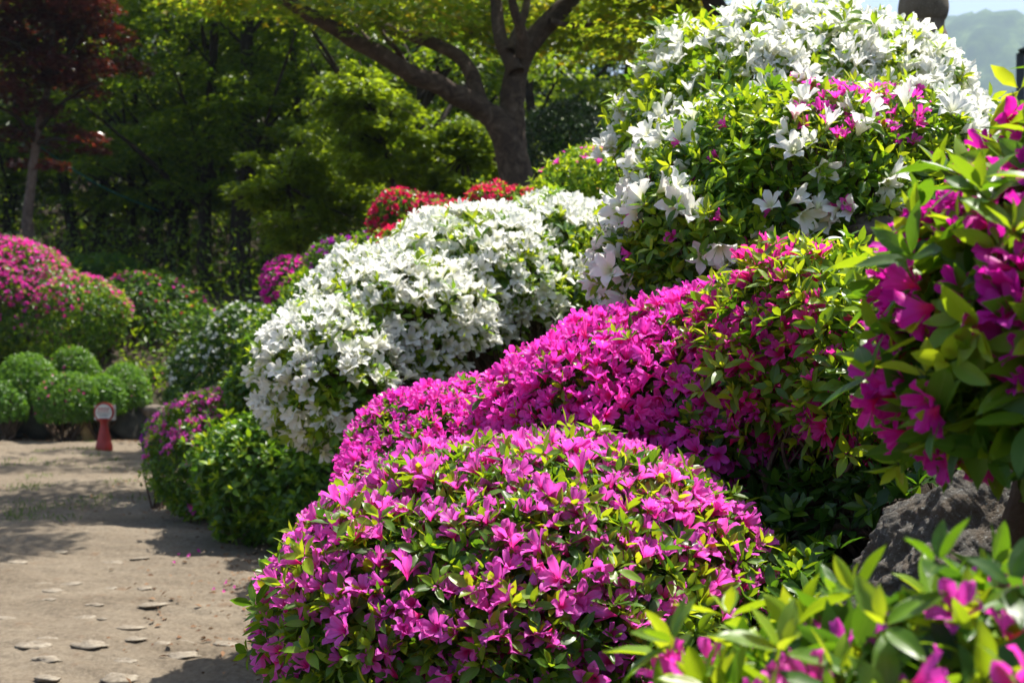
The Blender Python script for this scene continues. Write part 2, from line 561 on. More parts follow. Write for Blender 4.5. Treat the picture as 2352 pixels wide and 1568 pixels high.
def path_z(x, y):
    q = np.stack([np.atleast_1d(x), np.atleast_1d(y), 0 * np.atleast_1d(x)], -1).astype(float)
    return 0.016 * wave_noise(q * [1, 1.6, 1], 2.6, 5) + 0.011 * wave_noise(q * [1, 2.2, 1], 8, 6)


PZ = relief + np.where(PU > 0, 0.6 * PU, 0) + np.maximum(0, ground_z(PX, PY)) * 0.0
PZ = np.maximum(PZ, np.where(bank_s(PX, PY) > 0, ground_z(PX, PY) * 0.9, -1))
path_o = structure(link('path', grid_mesh('path', PX, PY, PZ, MAT['path'])))


def rock_arrays(seed, radii, n_planes=16, sub=40, rough=0.07, flat=1.0):
    """a faceted, weathered stone: sphere directions clipped by random planes, then roughened"""
    r = np.random.default_rng(seed)
    th = np.linspace(0, math.pi, sub + 1)
    ph = np.linspace(0, 2 * math.pi, sub * 2, endpoint=False)
    TH, PH = np.meshgrid(th, ph, indexing='ij')
    D = np.stack([np.sin(TH) * np.cos(PH), np.sin(TH) * np.sin(PH), np.cos(TH)], -1).reshape(-1, 3)
    pn = unit(r.normal(size=(n_planes, 3)))
    pd = r.uniform(0.72, 1.0, n_planes)
    q = D @ pn.T
    with np.errstate(divide='ignore'):
        lim = np.where(q > 0.05, pd / np.maximum(q, 0.05), 9)
    rad = np.minimum(lim.min(1), 1.15)
    rad = rad + rough * wave_noise(D, 3.5, seed + 1) + rough * 0.6 * wave_noise(D, 9, seed + 2) + rough * 0.35 * np.abs(wave_noise(D, 20, seed + 3)) + rough * 0.22 * wave_noise(D, 42, seed + 4) - rough * 0.35 * np.clip(0.25 - np.abs(wave_noise(D, 6, seed + 5)), 0, 1) * 4 * 0.5 + rough * 0.12 * wave_noise(D, 95, seed + 6)
    V = D * rad[:, None] * np.asarray(radii)
    w = sub * 2
    i = np.arange(sub)[:, None] * w
    j = np.arange(w)[None]
    j2 = (j + 1) % w
    Fq = np.stack([i + j, i + w + j, i + w + j2, i + j2], -1).reshape(-1, 4)
    return V, Fq


# flat stones trodden into the path (pieces of the path)
stones = [(70, 1492, 40, 12), (205, 1492, 42, 13), (108, 1525, 30, 12), (275, 1548, 36, 17), (112, 1558, 30, 11), (285, 1523, 27, 7),
          (366, 1480, 24, 11), (415, 1510, 42, 9), (310, 1468, 22, 8), (112, 1468, 20, 7), (245, 1350, 20, 5), (120, 1362, 22, 7), (220, 1388, 18, 6),
          (350, 1393, 28, 9), (25, 1415, 24, 8), (190, 1412, 24, 7), (235, 1416, 11, 7), (115, 1378, 14, 5), (300, 1437, 26, 8), (430, 1467, 16, 6),
          (35, 1288, 22, 10), (165, 1333, 22, 6), (95, 1340, 24, 6), (320, 1281, 20, 4), (520, 1472, 26, 8), (130, 1265, 20, 6), (260, 1290, 22, 5), (330, 1345, 20, 6)]
smesh = []
for k in range(5):
    v, f = rock_arrays(200 + k, (1, 0.75, 0.55), 7, 11, 0.17)
    smesh.append(make_mesh('stone', v, f, None, MAT['flat_stone']))
rs = np.random.default_rng(5)
for k, (px, py, hw, hh) in enumerate(stones):
    d = CAM_H * FPX / (py + hh * 0.5 - 784)
    p = P(px, py, d)
    w = hw * d / FPX
    o = link('stone', smesh[k % 5], path_o, (p[0], p[1], float(path_z(p[0], p[1])[0]) + 0.001 + 0.005 * (hh > 8)))
    o.scale = (w * 1.05, w * rs.uniform(0.7, 1.0), min(0.05, 0.010 + w * 0.30 * hh / 12))
    o.rotation_euler = (rs.normal() * 0.06, rs.normal() * 0.06, rs.uniform(-0.5, 0.5))

# ------------------------------------------------------------------ mountain, haze
rx = np.array([-2600, -1200, -600, 0, 300, 430, 500, 540, 565, 585, 610, 640, 680, 720, 800, 950, 1200, 1700, 2600])
rz_px = np.array([560, 500, 420, 330, 210, 130, 70, 46, 38, 58, 62, 60, 76, 70, 40, 90, 200, 380, 600])
RD = 1850.0
mx_ = np.linspace(-2600, 2600, 420)
ridge_h = CAM_H + (784 - np.interp(mx_ / RD * 1800, rx, rz_px)) * RD / FPX
my_ = np.concatenate([np.linspace(950, RD, 70), np.linspace(RD + 12, 2700, 20)])
MX, MY = np.meshgrid(mx_, my_)
tt = np.where(MY <= RD, (MY - 950) / (RD - 950), (2700 - MY) / (2700 - RD))
q = np.stack([MX, MY, 0 * MX], -1).reshape(-1, 3)
g1 = (np.abs(wave_noise(q * [1, 0.55, 1], 0.012, 31)) - 0.5).reshape(MX.shape)
g2 = wave_noise(q, 0.045, 32).reshape(MX.shape)
g3 = wave_noise(q, 0.16, 33).reshape(MX.shape)
MZ = ridge_h[None] * np.clip(tt, 0, 1) ** 0.92 + (g1 * 75 + g2 * 16) * np.sin(np.pi * np.clip(tt, 0, 1)) + g3 * 3.6 * (tt > 0.02) + 1.0
m, nt, out = new_mat('wooded_mountain')
colm = ramp(nt, noise_n(nt, 0.035, 10, 0.78, dist=0.6), [(0.36, (0.012, 0.026, 0.016)), (0.50, (0.035, 0.065, 0.022)), (0.64, (0.10, 0.15, 0.04))])
pr = N(nt, 'ShaderNodeBsdfPrincipled')
nt.links.new(colm, pr.inputs['Base Color'])
pr.inputs['Roughness'].default_value = 1
pr.inputs['Specular IOR Level'].default_value = 0.05
nt.links.new(pr.outputs[0], out.inputs[0])
structure(link('mountain', grid_mesh('mountain', MX, MY, MZ, m)))


def box_arrays(x0, x1, y0, y1, z0, z1):
    V = np.array([(x, y, z) for z in (z0, z1) for y in (y0, y1) for x in (x0, x1)], float)
    Fq = np.array([(0, 2, 3, 1), (4, 5, 7, 6), (0, 1, 5, 4), (2, 6, 7, 3), (0, 4, 6, 2), (1, 3, 7, 5)])
    return V, Fq


hv, hf = box_arrays(-3200, 3200, -3200, 3200, -1.2, float(MZ.max()) + 25)
m, nt, out = new_mat('haze_air')
pv = N(nt, 'ShaderNodeVolumePrincipled')
pv.inputs['Color'].default_value = (0.62, 0.80, 1.0, 1)
pv.inputs['Density'].default_value = 0.00024
pv.inputs['Anisotropy'].default_value = 0.2
nt.links.new(pv.outputs[0], out.inputs['Volume'])
stuff(link('haze', make_mesh('haze', hv, hf, None, m, False)))

# ------------------------------------------------------------------ shrubs
SHRUBS = []


def ell(px, py, d, rx_, ry_, rz_):
    """an ellipsoid lobe: centre pixel and distance, half width / half height in pixels, half depth in metres"""
    return P(px, py, d), np.array([rx_ * d / FPX, ry_, rz_ * d / FPX])


def surface_points(lobes, n, r, bump, seed, shell=1.0):
    area = np.array([(l[1][0] * l[1][1] + l[1][1] * l[1][2] + l[1][0] * l[1][2]) for l in lobes])
    cnt = (n * area / area.sum()).astype(int)
    Ps, Ns, Ls = [], [], []
    for li, ((c, rad), k) in enumerate(zip(lobes, cnt)):
        u = unit(r.normal(size=(k, 3)))
        s = shell * (1 + bump * wave_noise(u, 3.0, seed + li) + 0.6 * bump * wave_noise(u, 7.5, seed + 50 + li))
        p = c + u * rad * s[:, None]
        nrm = unit(u / rad)
        keep = np.ones(k, bool)
        for lj, (c2, r2) in enumerate(lobes):
            if lj != li:
                keep &= (((p - c2) / r2) ** 2).sum(1) > (0.86 * shell) ** 2
        Ps.append(p[keep])
        Ns.append(nrm[keep])
    return np.concatenate(Ps), np.concatenate(Ns)


def thin(p, size, r):
    """keep one point per voxel"""
    o = r.permutation(len(p))
    key = np.floor(p[o] / size).astype(np.int64)
    _, i = np.unique(key @ np.array([73856093, 19349663, 83492791]), return_index=True)
    return o[i]


def shrub(name, label, lobes, seed, leaf_len=0.04, leaf_gap=0.036, flowers=(), leaf_young=0.45, leaf_mat='leaf', cut=None, bump=0.05,
          lod=1, inner=1.0, twigs=90, group=None, cat='shrub', per_shoot=6, base=None, leaf_keep=None, twig_r=0.004, bare=0.0, backs=0.5,
          singles=300, twig_mat='twig', proud_share=0.11):
    r = np.random.default_rng(seed)
    lobes = [(np.asarray(c, float), np.asarray(x, float)) for c, x in lobes]
    allc = np.array([c for c, _ in lobes])
    if base is None:
        w = np.array([x[0] * x[1] * x[2] for _, x in lobes])
        b = (allc * w[:, None]).sum(0) / w.sum()
        base = np.array([b[0], b[1], 0.0])
    base = np.asarray(base, float)
    base[2] = float(ground_z(base[0], base[1])) if bank_s(base[0], base[1]) > 0 else 0.0
    S = dict(name=name, label=label, cat=cat, group=group, base=base, lod=lod, singles=singles, leaf_mat=leaf_mat, twig_mat=twig_mat)
    A = sum((x[0] * x[1] + x[1] * x[2] + x[0] * x[2]) * 4.19 for _, x in lobes)
    camv = np.array([0, 0, CAM_H])

    def ok(p, nrm, extra=0.0):
        k = p[:, 2] > ground_z(p[:, 0], p[:, 1]) + 0.04
        if cut is not None:
            k &= cut(p)
        facing = (unit(camv - p) * nrm).sum(1)
        k &= (facing > -0.35) | (r.random(len(p)) < backs)
        return k

    # flowers first, so that leaves can give way to them
    FL = []
    for fl in flowers:
        n = int(A / fl['gap'] ** 2 * 6)
        p, nrm = surface_points(lobes, n, r, bump, seed)
        k = ok(p, nrm)
        p, nrm = p[k], nrm[k]
        i = thin(p, fl['gap'], r)
        p, nrm = p[i], nrm[i]
        dens = fl['dens'](p, nrm) if callable(fl['dens']) else np.full(len(p), fl['dens'])
        patch = wave_noise(p, fl.get('patch', 7.0), seed + 7)
        k = r.random(len(p)) < np.clip(dens + fl.get('patchy', 0.35) * patch, 0, 1)
        p, nrm = p[k], nrm[k]
        cl = fl.get('cluster', 1)
        if cl > 1:                                  # trusses of several flowers
            p = np.repeat(p, cl, 0)
            nrm = np.repeat(nrm, cl, 0)
            off = r.normal(size=p.shape)
            off -= nrm * (off * nrm).sum(1, keepdims=True)
            p = p + unit(off) * fl['size'] * r.uniform(0.25, 0.55, (len(p), 1))
            nrm = unit(nrm + unit(off) * 0.55)
            k = r.random(len(p)) < 0.85
            p, nrm = p[k], nrm[k]
        ax = unit(nrm * 0.75 + UP * fl.get('up', 0.35) + r.normal(size=p.shape) * fl.get('spread', 0.33))
        side = unit(np.cross(ax, unit(r.normal(size=p.shape))))
        rot = frames(side, ax)
        sc = fl['size'] * 0.5 * r.uniform(0.82, 1.15, len(p))
        p = p + nrm * (fl['size'] * r.uniform(-0.10, 0.45, (len(p), 1)) + fl.get('lift', 0.0))
        FL.append(dict(pos=p, rot=rot, scale=sc, var=r.choice(5, len(p), p=[.26, .22, .22, .16, .14]), mat=fl['mat'], star=fl.get('star', False)))
    S['flowers'] = FL

    # leaf shoots
    n = int(A / leaf_gap ** 2 * 5)
    p, nrm = surface_points(lobes, n, r, bump, seed)
    k = ok(p, nrm)
    p, nrm = p[k], nrm[k]
    i = thin(p, leaf_gap, r)
    p, nrm = p[i], nrm[i]
    if leaf_keep is not None:
        k = r.random(len(p)) < leaf_keep(p, nrm)
        p, nrm = p[k], nrm[k]
    proud = r.random((len(p), 1)) < proud_share
    p = p - nrm * leaf_len * np.where(proud, r.uniform(-1.1, -0.2, (len(p), 1)), r.uniform(-0.25, 0.75, (len(p), 1)))
    ax = unit(nrm * 0.6 + UP * 0.45 + r.normal(size=p.shape) * 0.35)
    ns = len(p)
    m_ = per_shoot
    P2, A2 = np.repeat(p, m_, 0), np.repeat(ax, m_, 0)
    u = unit(np.cross(A2, np.array([0.3, 0.2, 0.93]) + r.normal(size=A2.shape) * 0.02))
    w_ = np.cross(A2, u)
    phi = np.repeat(r.uniform(0, 6.28, ns), m_) + np.tile(np.arange(m_) * 2.4, ns) + r.normal(size=ns * m_) * 0.3
    th = np.radians(np.tile(np.linspace(28, 88, m_), ns) + r.normal(size=ns * m_) * 11)
    dr = A2 * np.cos(th)[:, None] + (u * np.cos(phi)[:, None] + w_ * np.sin(phi)[:, None]) * np.sin(th)[:, None]
    nl = A2 - dr * (A2 * dr).sum(1, keepdims=True) + r.normal(size=A2.shape) * 0.12
    rot = frames(dr, nl)
    sc = leaf_len * np.tile(np.linspace(0.68, 1.1, m_), ns) * r.uniform(0.78, 1.15, ns * m_)
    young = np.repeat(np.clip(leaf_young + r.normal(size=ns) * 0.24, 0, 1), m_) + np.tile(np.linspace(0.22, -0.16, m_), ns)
    S['leaves'] = dict(pos=P2 + dr * 0.004, rot=rot, scale=sc, v=np.clip(young, 0, 1), var=r.integers(0, 4, ns * m_))

    # inner foliage: plain leaves inside the crown
    IN = []
    for sh, mul in ((0.90, 1.0), (0.76, 0.6), (0.55, 0.3)):
        k_ = int(A * sh ** 2 / (leaf_len ** 2 * 0.42) * mul * inner)
        if k_ < 8:
            continue
        p, nrm = surface_points(lobes, k_, r, bump, seed, sh)
        k = ok(p, nrm)
        if bare > 0:
            k &= r.random(len(p)) > bare
        p, nrm = p[k], nrm[k]
        dr = unit(nrm * 0.5 + r.normal(size=p.shape) * 0.8)
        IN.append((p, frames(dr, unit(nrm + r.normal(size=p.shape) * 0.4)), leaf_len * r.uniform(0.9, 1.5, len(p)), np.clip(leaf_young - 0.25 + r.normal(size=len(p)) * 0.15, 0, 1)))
    S['inner'] = IN

    # twigs fanning from the base
    paths = []
    p, nrm = surface_points(lobes, max(twigs * 3, 30), r, bump, seed, 0.93)
    i = r.permutation(len(p))[:twigs]
    for e, nn in zip(p[i], nrm[i]):
        b0 = base + np.array([r.normal() * 0.05, r.normal() * 0.05, -0.03])
        mid = b0 * 0.45 + e * 0.55 + np.array([r.normal() * 0.04, r.normal() * 0.04, -0.10 * abs(e[2] - b0[2])])
        mid2 = mid * 0.4 + e * 0.6 - np.array([0, 0, 0.03]) + r.normal(size=3) * 0.02
        paths.append((curve_pts([b0, mid, mid2, e], 7), np.linspace(twig_r * 2.6, twig_r * 0.35, 7) * r.uniform(0.7, 1.2)))
        for _ in range(2):
            q0 = mid2 * r.uniform(0.3, 1) + mid * 0
            q0 = mid + (mid2 - mid) * r.uniform(0, 1)
            q1 = e - nn * 0.04 + r.normal(size=3) * 0.04
            paths.append((np.array([q0, (q0 + q1) / 2 + r.normal(size=3) * 0.015, q1]), np.array([0.8, 0.5, 0.25]) * twig_r))
    S['twigs'] = paths
    SHRUBS.append(S)
    return S


def fl(mat, size, gap, dens, **kw):
    return dict(mat=mat, size=size, gap=gap, dens=dens, **kw)


def nz_dens(lo, hi):
    """more flowers on the top of a shrub than on its flanks"""
    return lambda p, n: lo + (hi - lo) * np.clip(n[:, 2] * 0.8 + 0.35, 0, 1)


def px_of(p):
    return 1176 + p[:, 0] / p[:, 1] * FPX, 784 - (p[:, 2] - CAM_H) / p[:, 1] * FPX


# 1 the orchid-pink dome in focus
shrub('azalea_shrub', 'dense orchid pink azalea dome with glossy green leaves beside the path', [ell(1185, 1425, 2.95, 575, 0.50, 395), ell(1290, 1440, 2.9, 480, 0.5, 405)], 101,
      leaf_len=0.046, leaf_gap=0.032, leaf_young=0.60, proud_share=0.07, inner=0.9, twigs=80, bump=0.03,
      flowers=[fl('orchid', 0.062, 0.043, lambda p, n: 0.76 + 0.50 * np.clip(n[:, 2] - 0.1, -0.6, 0.5), patch=6.0, patchy=0.32, up=0.30, spread=0.5, lift=-0.003)])
# green leafy skirt to its right
shrub('azalea_shrub', 'small flowerless green azalea between the orchid pink dome and the big grey rock', [ell(1815, 1375, 2.75, 85, 0.16, 105)], 102,
      leaf_len=0.045, leaf_gap=0.032, leaf_young=0.42, inner=0.9, twigs=24, bump=0.06)
# 2 the bright magenta mass
shrub('azalea_shrub', 'broad bright magenta azalea almost wholly covered in flowers', [ell(1450, 965, 3.65, 290, 0.38, 230), ell(1620, 940, 3.55, 240, 0.36, 275), ell(1640, 1010, 3.35, 130, 0.22, 120), ell(1270, 1000, 3.75, 170, 0.3, 190)], 103,
      leaf_len=0.040, leaf_gap=0.050, leaf_young=0.62, proud_share=0.05, inner=0.9, twigs=80, bump=0.035, base=(0.35, 3.75, 0),
      flowers=[fl('magenta', 0.060, 0.034, nz_dens(0.80, 1.1), patch=6, patchy=0.25, up=0.3, spread=0.5)])
shrub('azalea_shrub', 'low magenta azalea mound tucked below the branches of a white azalea', [ell(1000, 1075, 4.1, 205, 0.34, 180), ell(1130, 1010, 4.2, 150, 0.32, 130), ell(870, 1130, 3.95, 85, 0.22, 110)], 104,
      leaf_len=0.034, leaf_gap=0.036, leaf_young=0.5, proud_share=0.05, inner=0.9, twigs=50, bump=0.04,
      flowers=[fl('magenta', 0.050, 0.033, nz_dens(0.75, 1.05), patch=8, patchy=0.35, up=0.3, spread=0.5)])
shrub('azalea_shrub', 'cerise azalea with bright yellow-green new shoots below a brown rock', [ell(1850, 800, 3.25, 215, 0.32, 225), ell(1740, 830, 3.3, 150, 0.3, 200), ell(1960, 900, 3.05, 160, 0.26, 140)], 105,
      leaf_len=0.048, leaf_gap=0.038, leaf_young=0.85, inner=0.9, twigs=70, bump=0.05,
      flowers=[fl('cerise', 0.058, 0.044, lambda p, n: 0.72 - 0.6 * np.clip(n[:, 2] - 0.5, 0, 1) + 0 * p[:, 0], patch=9, patchy=0.4, up=0.25, lift=-0.008, spread=0.5)])


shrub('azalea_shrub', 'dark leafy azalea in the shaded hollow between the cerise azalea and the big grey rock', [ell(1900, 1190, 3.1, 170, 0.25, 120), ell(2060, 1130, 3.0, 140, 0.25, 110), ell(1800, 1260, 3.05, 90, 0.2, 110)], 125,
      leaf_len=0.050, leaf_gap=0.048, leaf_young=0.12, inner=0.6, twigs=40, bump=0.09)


# 3 the long white azalea
def cut_c(p):
    x, y = px_of(p)
    return y < np.interp(x, [700, 820, 1080, 1230, 1400], [1005, 985, 812, 735, 665]) + 18 * np.sin(x * 0.045)


def white_dens(lo, hi):
    def f(p, n):
        return lo + (hi - lo) * np.clip(n[:, 2] * 0.75 + 0.45, 0, 1)
    return f


shrub('azalea_shrub', 'long white azalea mound with bare brown twigs showing under its edge', [ell(785, 865, 5.9, 185, 0.48, 165), ell(935, 765, 6.2, 240, 0.55, 185), ell(1110, 670, 6.5, 245, 0.55, 178), ell(1265, 595, 6.8, 148, 0.5, 132)], 106,
      leaf_len=0.060, leaf_gap=0.056, leaf_young=0.74, inner=0.55, twigs=300, bump=0.045, cut=cut_c, twig_r=0.005, base=(0.1, 6.5, 0), per_shoot=6,
      flowers=[fl('white', 0.094, 0.076, white_dens(0.54, 1.0), star=True, patch=4.5, patchy=0.30, cluster=3, up=0.35, spread=0.45)])


# 4 the high white dome
def cut_d(p):
    x, y = px_of(p)
    return y < 430 - np.clip((1620 - x) * 0.45, 0, 140)


shrub('azalea_shrub', 'tall white azalea dome standing in front of the rounded stone statue', [ell(1800, 345, 4.95, 380, 0.6, 300), ell(1960, 335, 5.0, 270, 0.55, 260), ell(1600, 390, 4.9, 205, 0.5, 195)], 107,
      leaf_len=0.058, leaf_gap=0.050, proud_share=0.15, leaf_young=0.78, inner=0.5, twigs=260, bump=0.05, cut=cut_d, twig_r=0.005, base=(0.85, 5.1, 0),
      flowers=[fl('white', 0.090, 0.085, white_dens(0.32, 0.82), star=True, patch=4.5, patchy=0.40, cluster=4, up=0.3, spread=0.45)])


def low_right(p, n):
    x, y = px_of(p)
    return np.where((x > 1830) & (x < 2130) & (y > 200) & (y < 330), 0.68, 0.0) + 0 * n[:, 0]


def left_side(p, n):
    x, y = px_of(p)
    return np.where(x < 1640, 0.72, 0.40) - 0.12 * (x > 1980) - 0.12 * (n[:, 2] > 0.75)


shrub('azalea_shrub', 'leafy azalea bearing both large white flowers and a patch of magenta ones', [ell(1810, 480, 4.15, 340, 0.5, 270), ell(1610, 560, 4.1, 190, 0.4, 205), ell(1500, 640, 4.05, 110, 0.28, 120), ell(2010, 430, 4.2, 210, 0.45, 215)], 108,
      leaf_len=0.048, leaf_gap=0.042, leaf_young=0.66, inner=0.75, twigs=140, bump=0.05,
      flowers=[fl('white', 0.094, 0.090, left_side, star=True, patch=5, patchy=0.40, cluster=3, up=0.1, spread=0.5),
               fl('magenta', 0.052, 0.046, low_right, patch=9, patchy=0.12, up=0.25)])
# 5 near shrubs, out of focus
shrub('azalea_shrub', 'deep magenta azalea rising high with broad leaves over a thick trunk', [ell(2510, 530, 1.75, 250, 0.24, 280), ell(2350, 730, 1.68, 240, 0.22, 250), ell(2215, 900, 1.66, 135, 0.14, 120), ell(2430, 930, 1.6, 150, 0.16, 130)], 109, cut=lambda p: px_of(p)[1] < 1060,
      leaf_len=0.060, leaf_gap=0.037, proud_share=0.18, leaf_young=0.6, inner=0.8, twigs=34, bump=0.07, twig_r=0.004, base=(1.12, 2.05, 0),
      flowers=[fl('deep', 0.068, 0.056, 0.44, patch=9, patchy=0.55, up=0.15, cluster=3, spread=0.5)])
shrub('azalea_shrub', 'low broad-leaved azalea with a few magenta flowers in front of the big grey rock', [ell(2290, 1735, 1.22, 380, 0.2, 310), ell(1960, 1735, 1.28, 220, 0.18, 260), ell(1750, 1735, 1.32, 190, 0.16, 225)], 110,
      leaf_len=0.052, leaf_gap=0.034, proud_share=0.16, leaf_young=0.66, inner=0.8, twigs=40, bump=0.06, base=(0.55, 1.3, 0),
      flowers=[fl('magenta', 0.056, 0.056, lambda p, n: 0.50 + 0.45 * (px_of(p)[0] < 1950), patch=11, patchy=0.4, up=0.2, spread=0.5)])
# 6 shrubs farther up the bank
shrub('azalea_shrub', 'yellow-green azalea with a few small pink flowers beside the maple trunk', [ell(1350, 450, 7.2, 110, 0.35, 105), ell(1430, 470, 7.2, 110, 0.35, 120)], 111,
      leaf_len=0.042, leaf_gap=0.040, leaf_young=0.8, inner=0.7, twigs=40, lod=0, flowers=[fl('magenta', 0.05, 0.06, 0.06, patch=8, patchy=0.12)], singles=150)
shrub('azalea_shrub', 'crimson azalea in full flower at the foot of the maple', [ell(925, 500, 9.6, 68, 0.3, 58), ell(985, 505, 9.6, 55, 0.3, 46)], 112,
      leaf_len=0.04, leaf_gap=0.055, leaf_young=0.4, inner=0.8, twigs=30, lod=0, flowers=[fl('crimson', 0.06, 0.044, 0.85, patch=6, patchy=0.3)], singles=200)
shrub('azalea_shrub', 'low rose red azalea running behind the crest of the long white azalea', [ell(940, 570, 8.6, 70, 0.3, 50), ell(1040, 520, 8.6, 80, 0.3, 48), ell(1130, 470, 8.6, 50, 0.28, 42), ell(1190, 470, 8.6, 40, 0.25, 32)], 113,
      leaf_len=0.04, leaf_gap=0.055, leaf_young=0.6, inner=0.8, twigs=30, lod=0, flowers=[fl('scarlet', 0.055, 0.044, 0.8, patch=7, patchy=0.3)], singles=200)
shrub('azalea_shrub', 'dark purple-magenta azalea on the crest against the dark woodland', [ell(670, 655, 11.5, 62, 0.4, 60), ell(735, 635, 11.5, 40, 0.35, 45)], 114,
      leaf_len=0.042, leaf_gap=0.058, leaf_young=0.35, inner=0.8, twigs=24, lod=0, flowers=[fl('deep', 0.058, 0.050, 0.72, patch=6, patchy=0.3)], singles=200)
shrub('azalea_shrub', 'green azalea sprinkled with violet flowers near the rose red azalea', [ell(800, 600, 11.0, 85, 0.4, 52), ell(860, 580, 10.8, 50, 0.35, 45)], 115,
      leaf_len=0.042, leaf_gap=0.050, leaf_young=0.4, inner=0.8, twigs=24, lod=0, flowers=[fl('purple', 0.055, 0.055, 0.28, patch=7, patchy=0.3)], singles=200)
shrub('azalea_shrub', 'grey-green azalea speckled with small fading white flowers', [ell(500, 870, 13.2, 105, 0.6, 110), ell(570, 800, 13.2, 100, 0.6, 95), ell(430, 920, 13.0, 45, 0.4, 50)], 116,
      leaf_len=0.05, leaf_gap=0.055, leaf_young=0.30, inner=0.8, twigs=30, lod=0, flowers=[fl('white', 0.06, 0.075, 0.20, star=True, patch=3.0, patchy=0.4)], singles=200)
shrub('azalea_shrub', 'flowerless dark green azalea sloping up behind the long white azalea', [ell(690, 830, 10.8, 120, 0.55, 120), ell(770, 720, 10.6, 120, 0.5, 110), ell(610, 890, 10.9, 90, 0.45, 75)], 117,
      leaf_len=0.06, leaf_gap=0.056, leaf_young=0.45, inner=0.8, twigs=30, lod=0, bump=0.08, flowers=[fl('purple', 0.05, 0.075, 0.02, patchy=0.04)])
shrub('azalea_shrub', 'round azalea dotted with lilac pink flowers bulging over the path', [ell(470, 1045, 11.2, 122, 0.45, 148), ell(545, 1000, 11.2, 95, 0.45, 108)], 118,
      leaf_len=0.055, leaf_gap=0.050, leaf_young=0.58, inner=0.9, twigs=30, lod=0, bump=0.075,
      flowers=[fl('orchid', 0.062, 0.062, lambda p, n: 0.55 - 0.6 * (px_of(p)[1] > 1060), patch=4, patchy=0.5, cluster=2)])
shrub('azalea_shrub', 'small dark violet azalea half hidden behind the lilac pink one', [ell(372, 1010, 12.2, 36, 0.25, 58)], 119,
      leaf_len=0.05, leaf_gap=0.06, leaf_young=0.3, inner=0.9, twigs=16, lod=0, flowers=[fl('purple', 0.06, 0.055, 0.6)], singles=120)
shrub('azalea_shrub', 'rounded fresh green azalea without flowers, its skirt hanging over the path', [ell(620, 1100, 9.9, 165, 0.5, 145), ell(745, 1125, 9.6, 135, 0.5, 140), ell(560, 1060, 10.1, 105, .4, 100), ell(690, 1030, 9.9, 110, .4, 80)], 120,
      leaf_len=0.082, leaf_gap=0.072, leaf_young=0.48, inner=0.9, twigs=40, lod=1, bump=0.075)
# 7 far side of the path
shrub('azalea_shrub', 'large pink azalea bank on the far side of the path below the red maple', [ell(110, 725, 22, 170, 1.0, 105), ell(10, 690, 22, 170, 1.0, 145), ell(-130, 660, 22, 170, 1.0, 170)], 121,
      leaf_len=0.075, leaf_gap=0.085, leaf_young=0.55, inner=0.7, twigs=30, lod=0, twig_r=0.009, bump=0.06,
      flowers=[fl('cerise', 0.075, 0.085, lambda p, n: 0.75 * np.clip((p[:, 2] - 1.3) / 1.1, 0, 1) - 0.12, patch=2.5, patchy=0.35), fl('magenta', 0.08, 0.085, lambda p, n: 0.9 * np.clip((p[:, 2] - 1.5) / 1.0, 0, 1) - 0.15, patch=2.0, patchy=0.4)], singles=0)
shrub('azalea_shrub', 'shaded azalea bank with scattered pink flowers in front of dark tree trunks', [ell(330, 735, 23.6, 150, 1.0, 110), ell(430, 790, 23.2, 100, 0.9, 95), ell(520, 800, 23.6, 80, .8, 70)], 122,
      leaf_len=0.08, leaf_gap=0.10, leaf_young=0.3, inner=0.7, twigs=24, lod=0, twig_r=0.009,
      flowers=[fl('deep', 0.075, 0.11, lambda p, n: 0.28 * np.clip((p[:, 2] - 1.2) / 0.8, 0, 1), patch=2.5, patchy=0.35), fl('crimson', 0.075, 0.13, 0.05, patchy=0.12)], singles=0)
shrub('groundcover_shrub', 'pale green low shrub on the slope between the pink bank and the woodland', [ell(240, 630, 27, 95, 0.9, 45)], 123,
      leaf_len=0.09, leaf_gap=0.09, leaf_young=0.55, inner=0.7, twigs=14, lod=0, leaf_mat='clipped', singles=0)
topi = [((62, 872, 20.4, 62, 58), 'clipped round green azalea beside the smallest boulder, wide and flowerless'),
        ((168, 848, 21.0, 52, 52), 'clipped green azalea ball with pink specks standing highest among the clipped ones'),
        ((160, 912, 20.0, 70, 56), 'clipped green azalea ball touched with pink along its top, above the ochre slab'),
        ((285, 885, 20.6, 50, 50), 'clipped green azalea ball with a few pink buds, above the dark boulder'),
        ((238, 905, 20.2, 52, 44), 'small clipped green azalea pressed between two larger balls behind the sign'),
        ((8, 918, 20.0, 42, 46), 'dark green clipped azalea ball at the path edge, all in shade'),
        ((366, 872, 21.6, 36, 36), 'shaded clipped azalea ball with a few pink flowers, standing apart')]
for k, ((px, py, d, w, h), lb) in enumerate(topi):
    fw = [fl('cerise', 0.05, 0.09, [0.0, 0.09, 0.05, 0.05, 0.0, 0.0, 0.14][k], patch=3, patchy=0.10)] if k not in (0, 4, 5) else []
    shrub('clipped_azalea', lb, [ell(px, py + 10, d, w * 1.1, w * d / FPX * 1.0, h * 1.2), ell(px + (14 if k % 2 else -12), py + 22, d - 0.1, w * 0.95, w * d / FPX * 0.9, h * 1.05)], 140 + k, leaf_len=0.050, leaf_gap=0.046, leaf_young=0.70, inner=0.6, twigs=12, proud_share=0.02,
          lod=0, leaf_mat='clipped', bump=0.028, twig_r=0.012, per_shoot=5, flowers=fw, group='clipped azaleas along the far edge', singles=0, cut=lambda p, z=P(px, py, d)[2] - 0.98 * h * d / FPX: p[:, 2] > z)
shrub('evergreen_hedge', 'dark dense evergreen bush in shade behind the maple trunk', [ell(1300, 345, 16, 110, 0.8, 105)], 160,
      leaf_len=0.06, leaf_gap=0.07, leaf_young=0.5, inner=0.6, twigs=14, lod=0, leaf_mat='dark_leaf', singles=0)

# which flowers and leaves show: a coarse depth buffer over the picture
CELL = 7
zb = np.full((1568 // CELL + 1, 2352 // CELL + 1), 1e9)


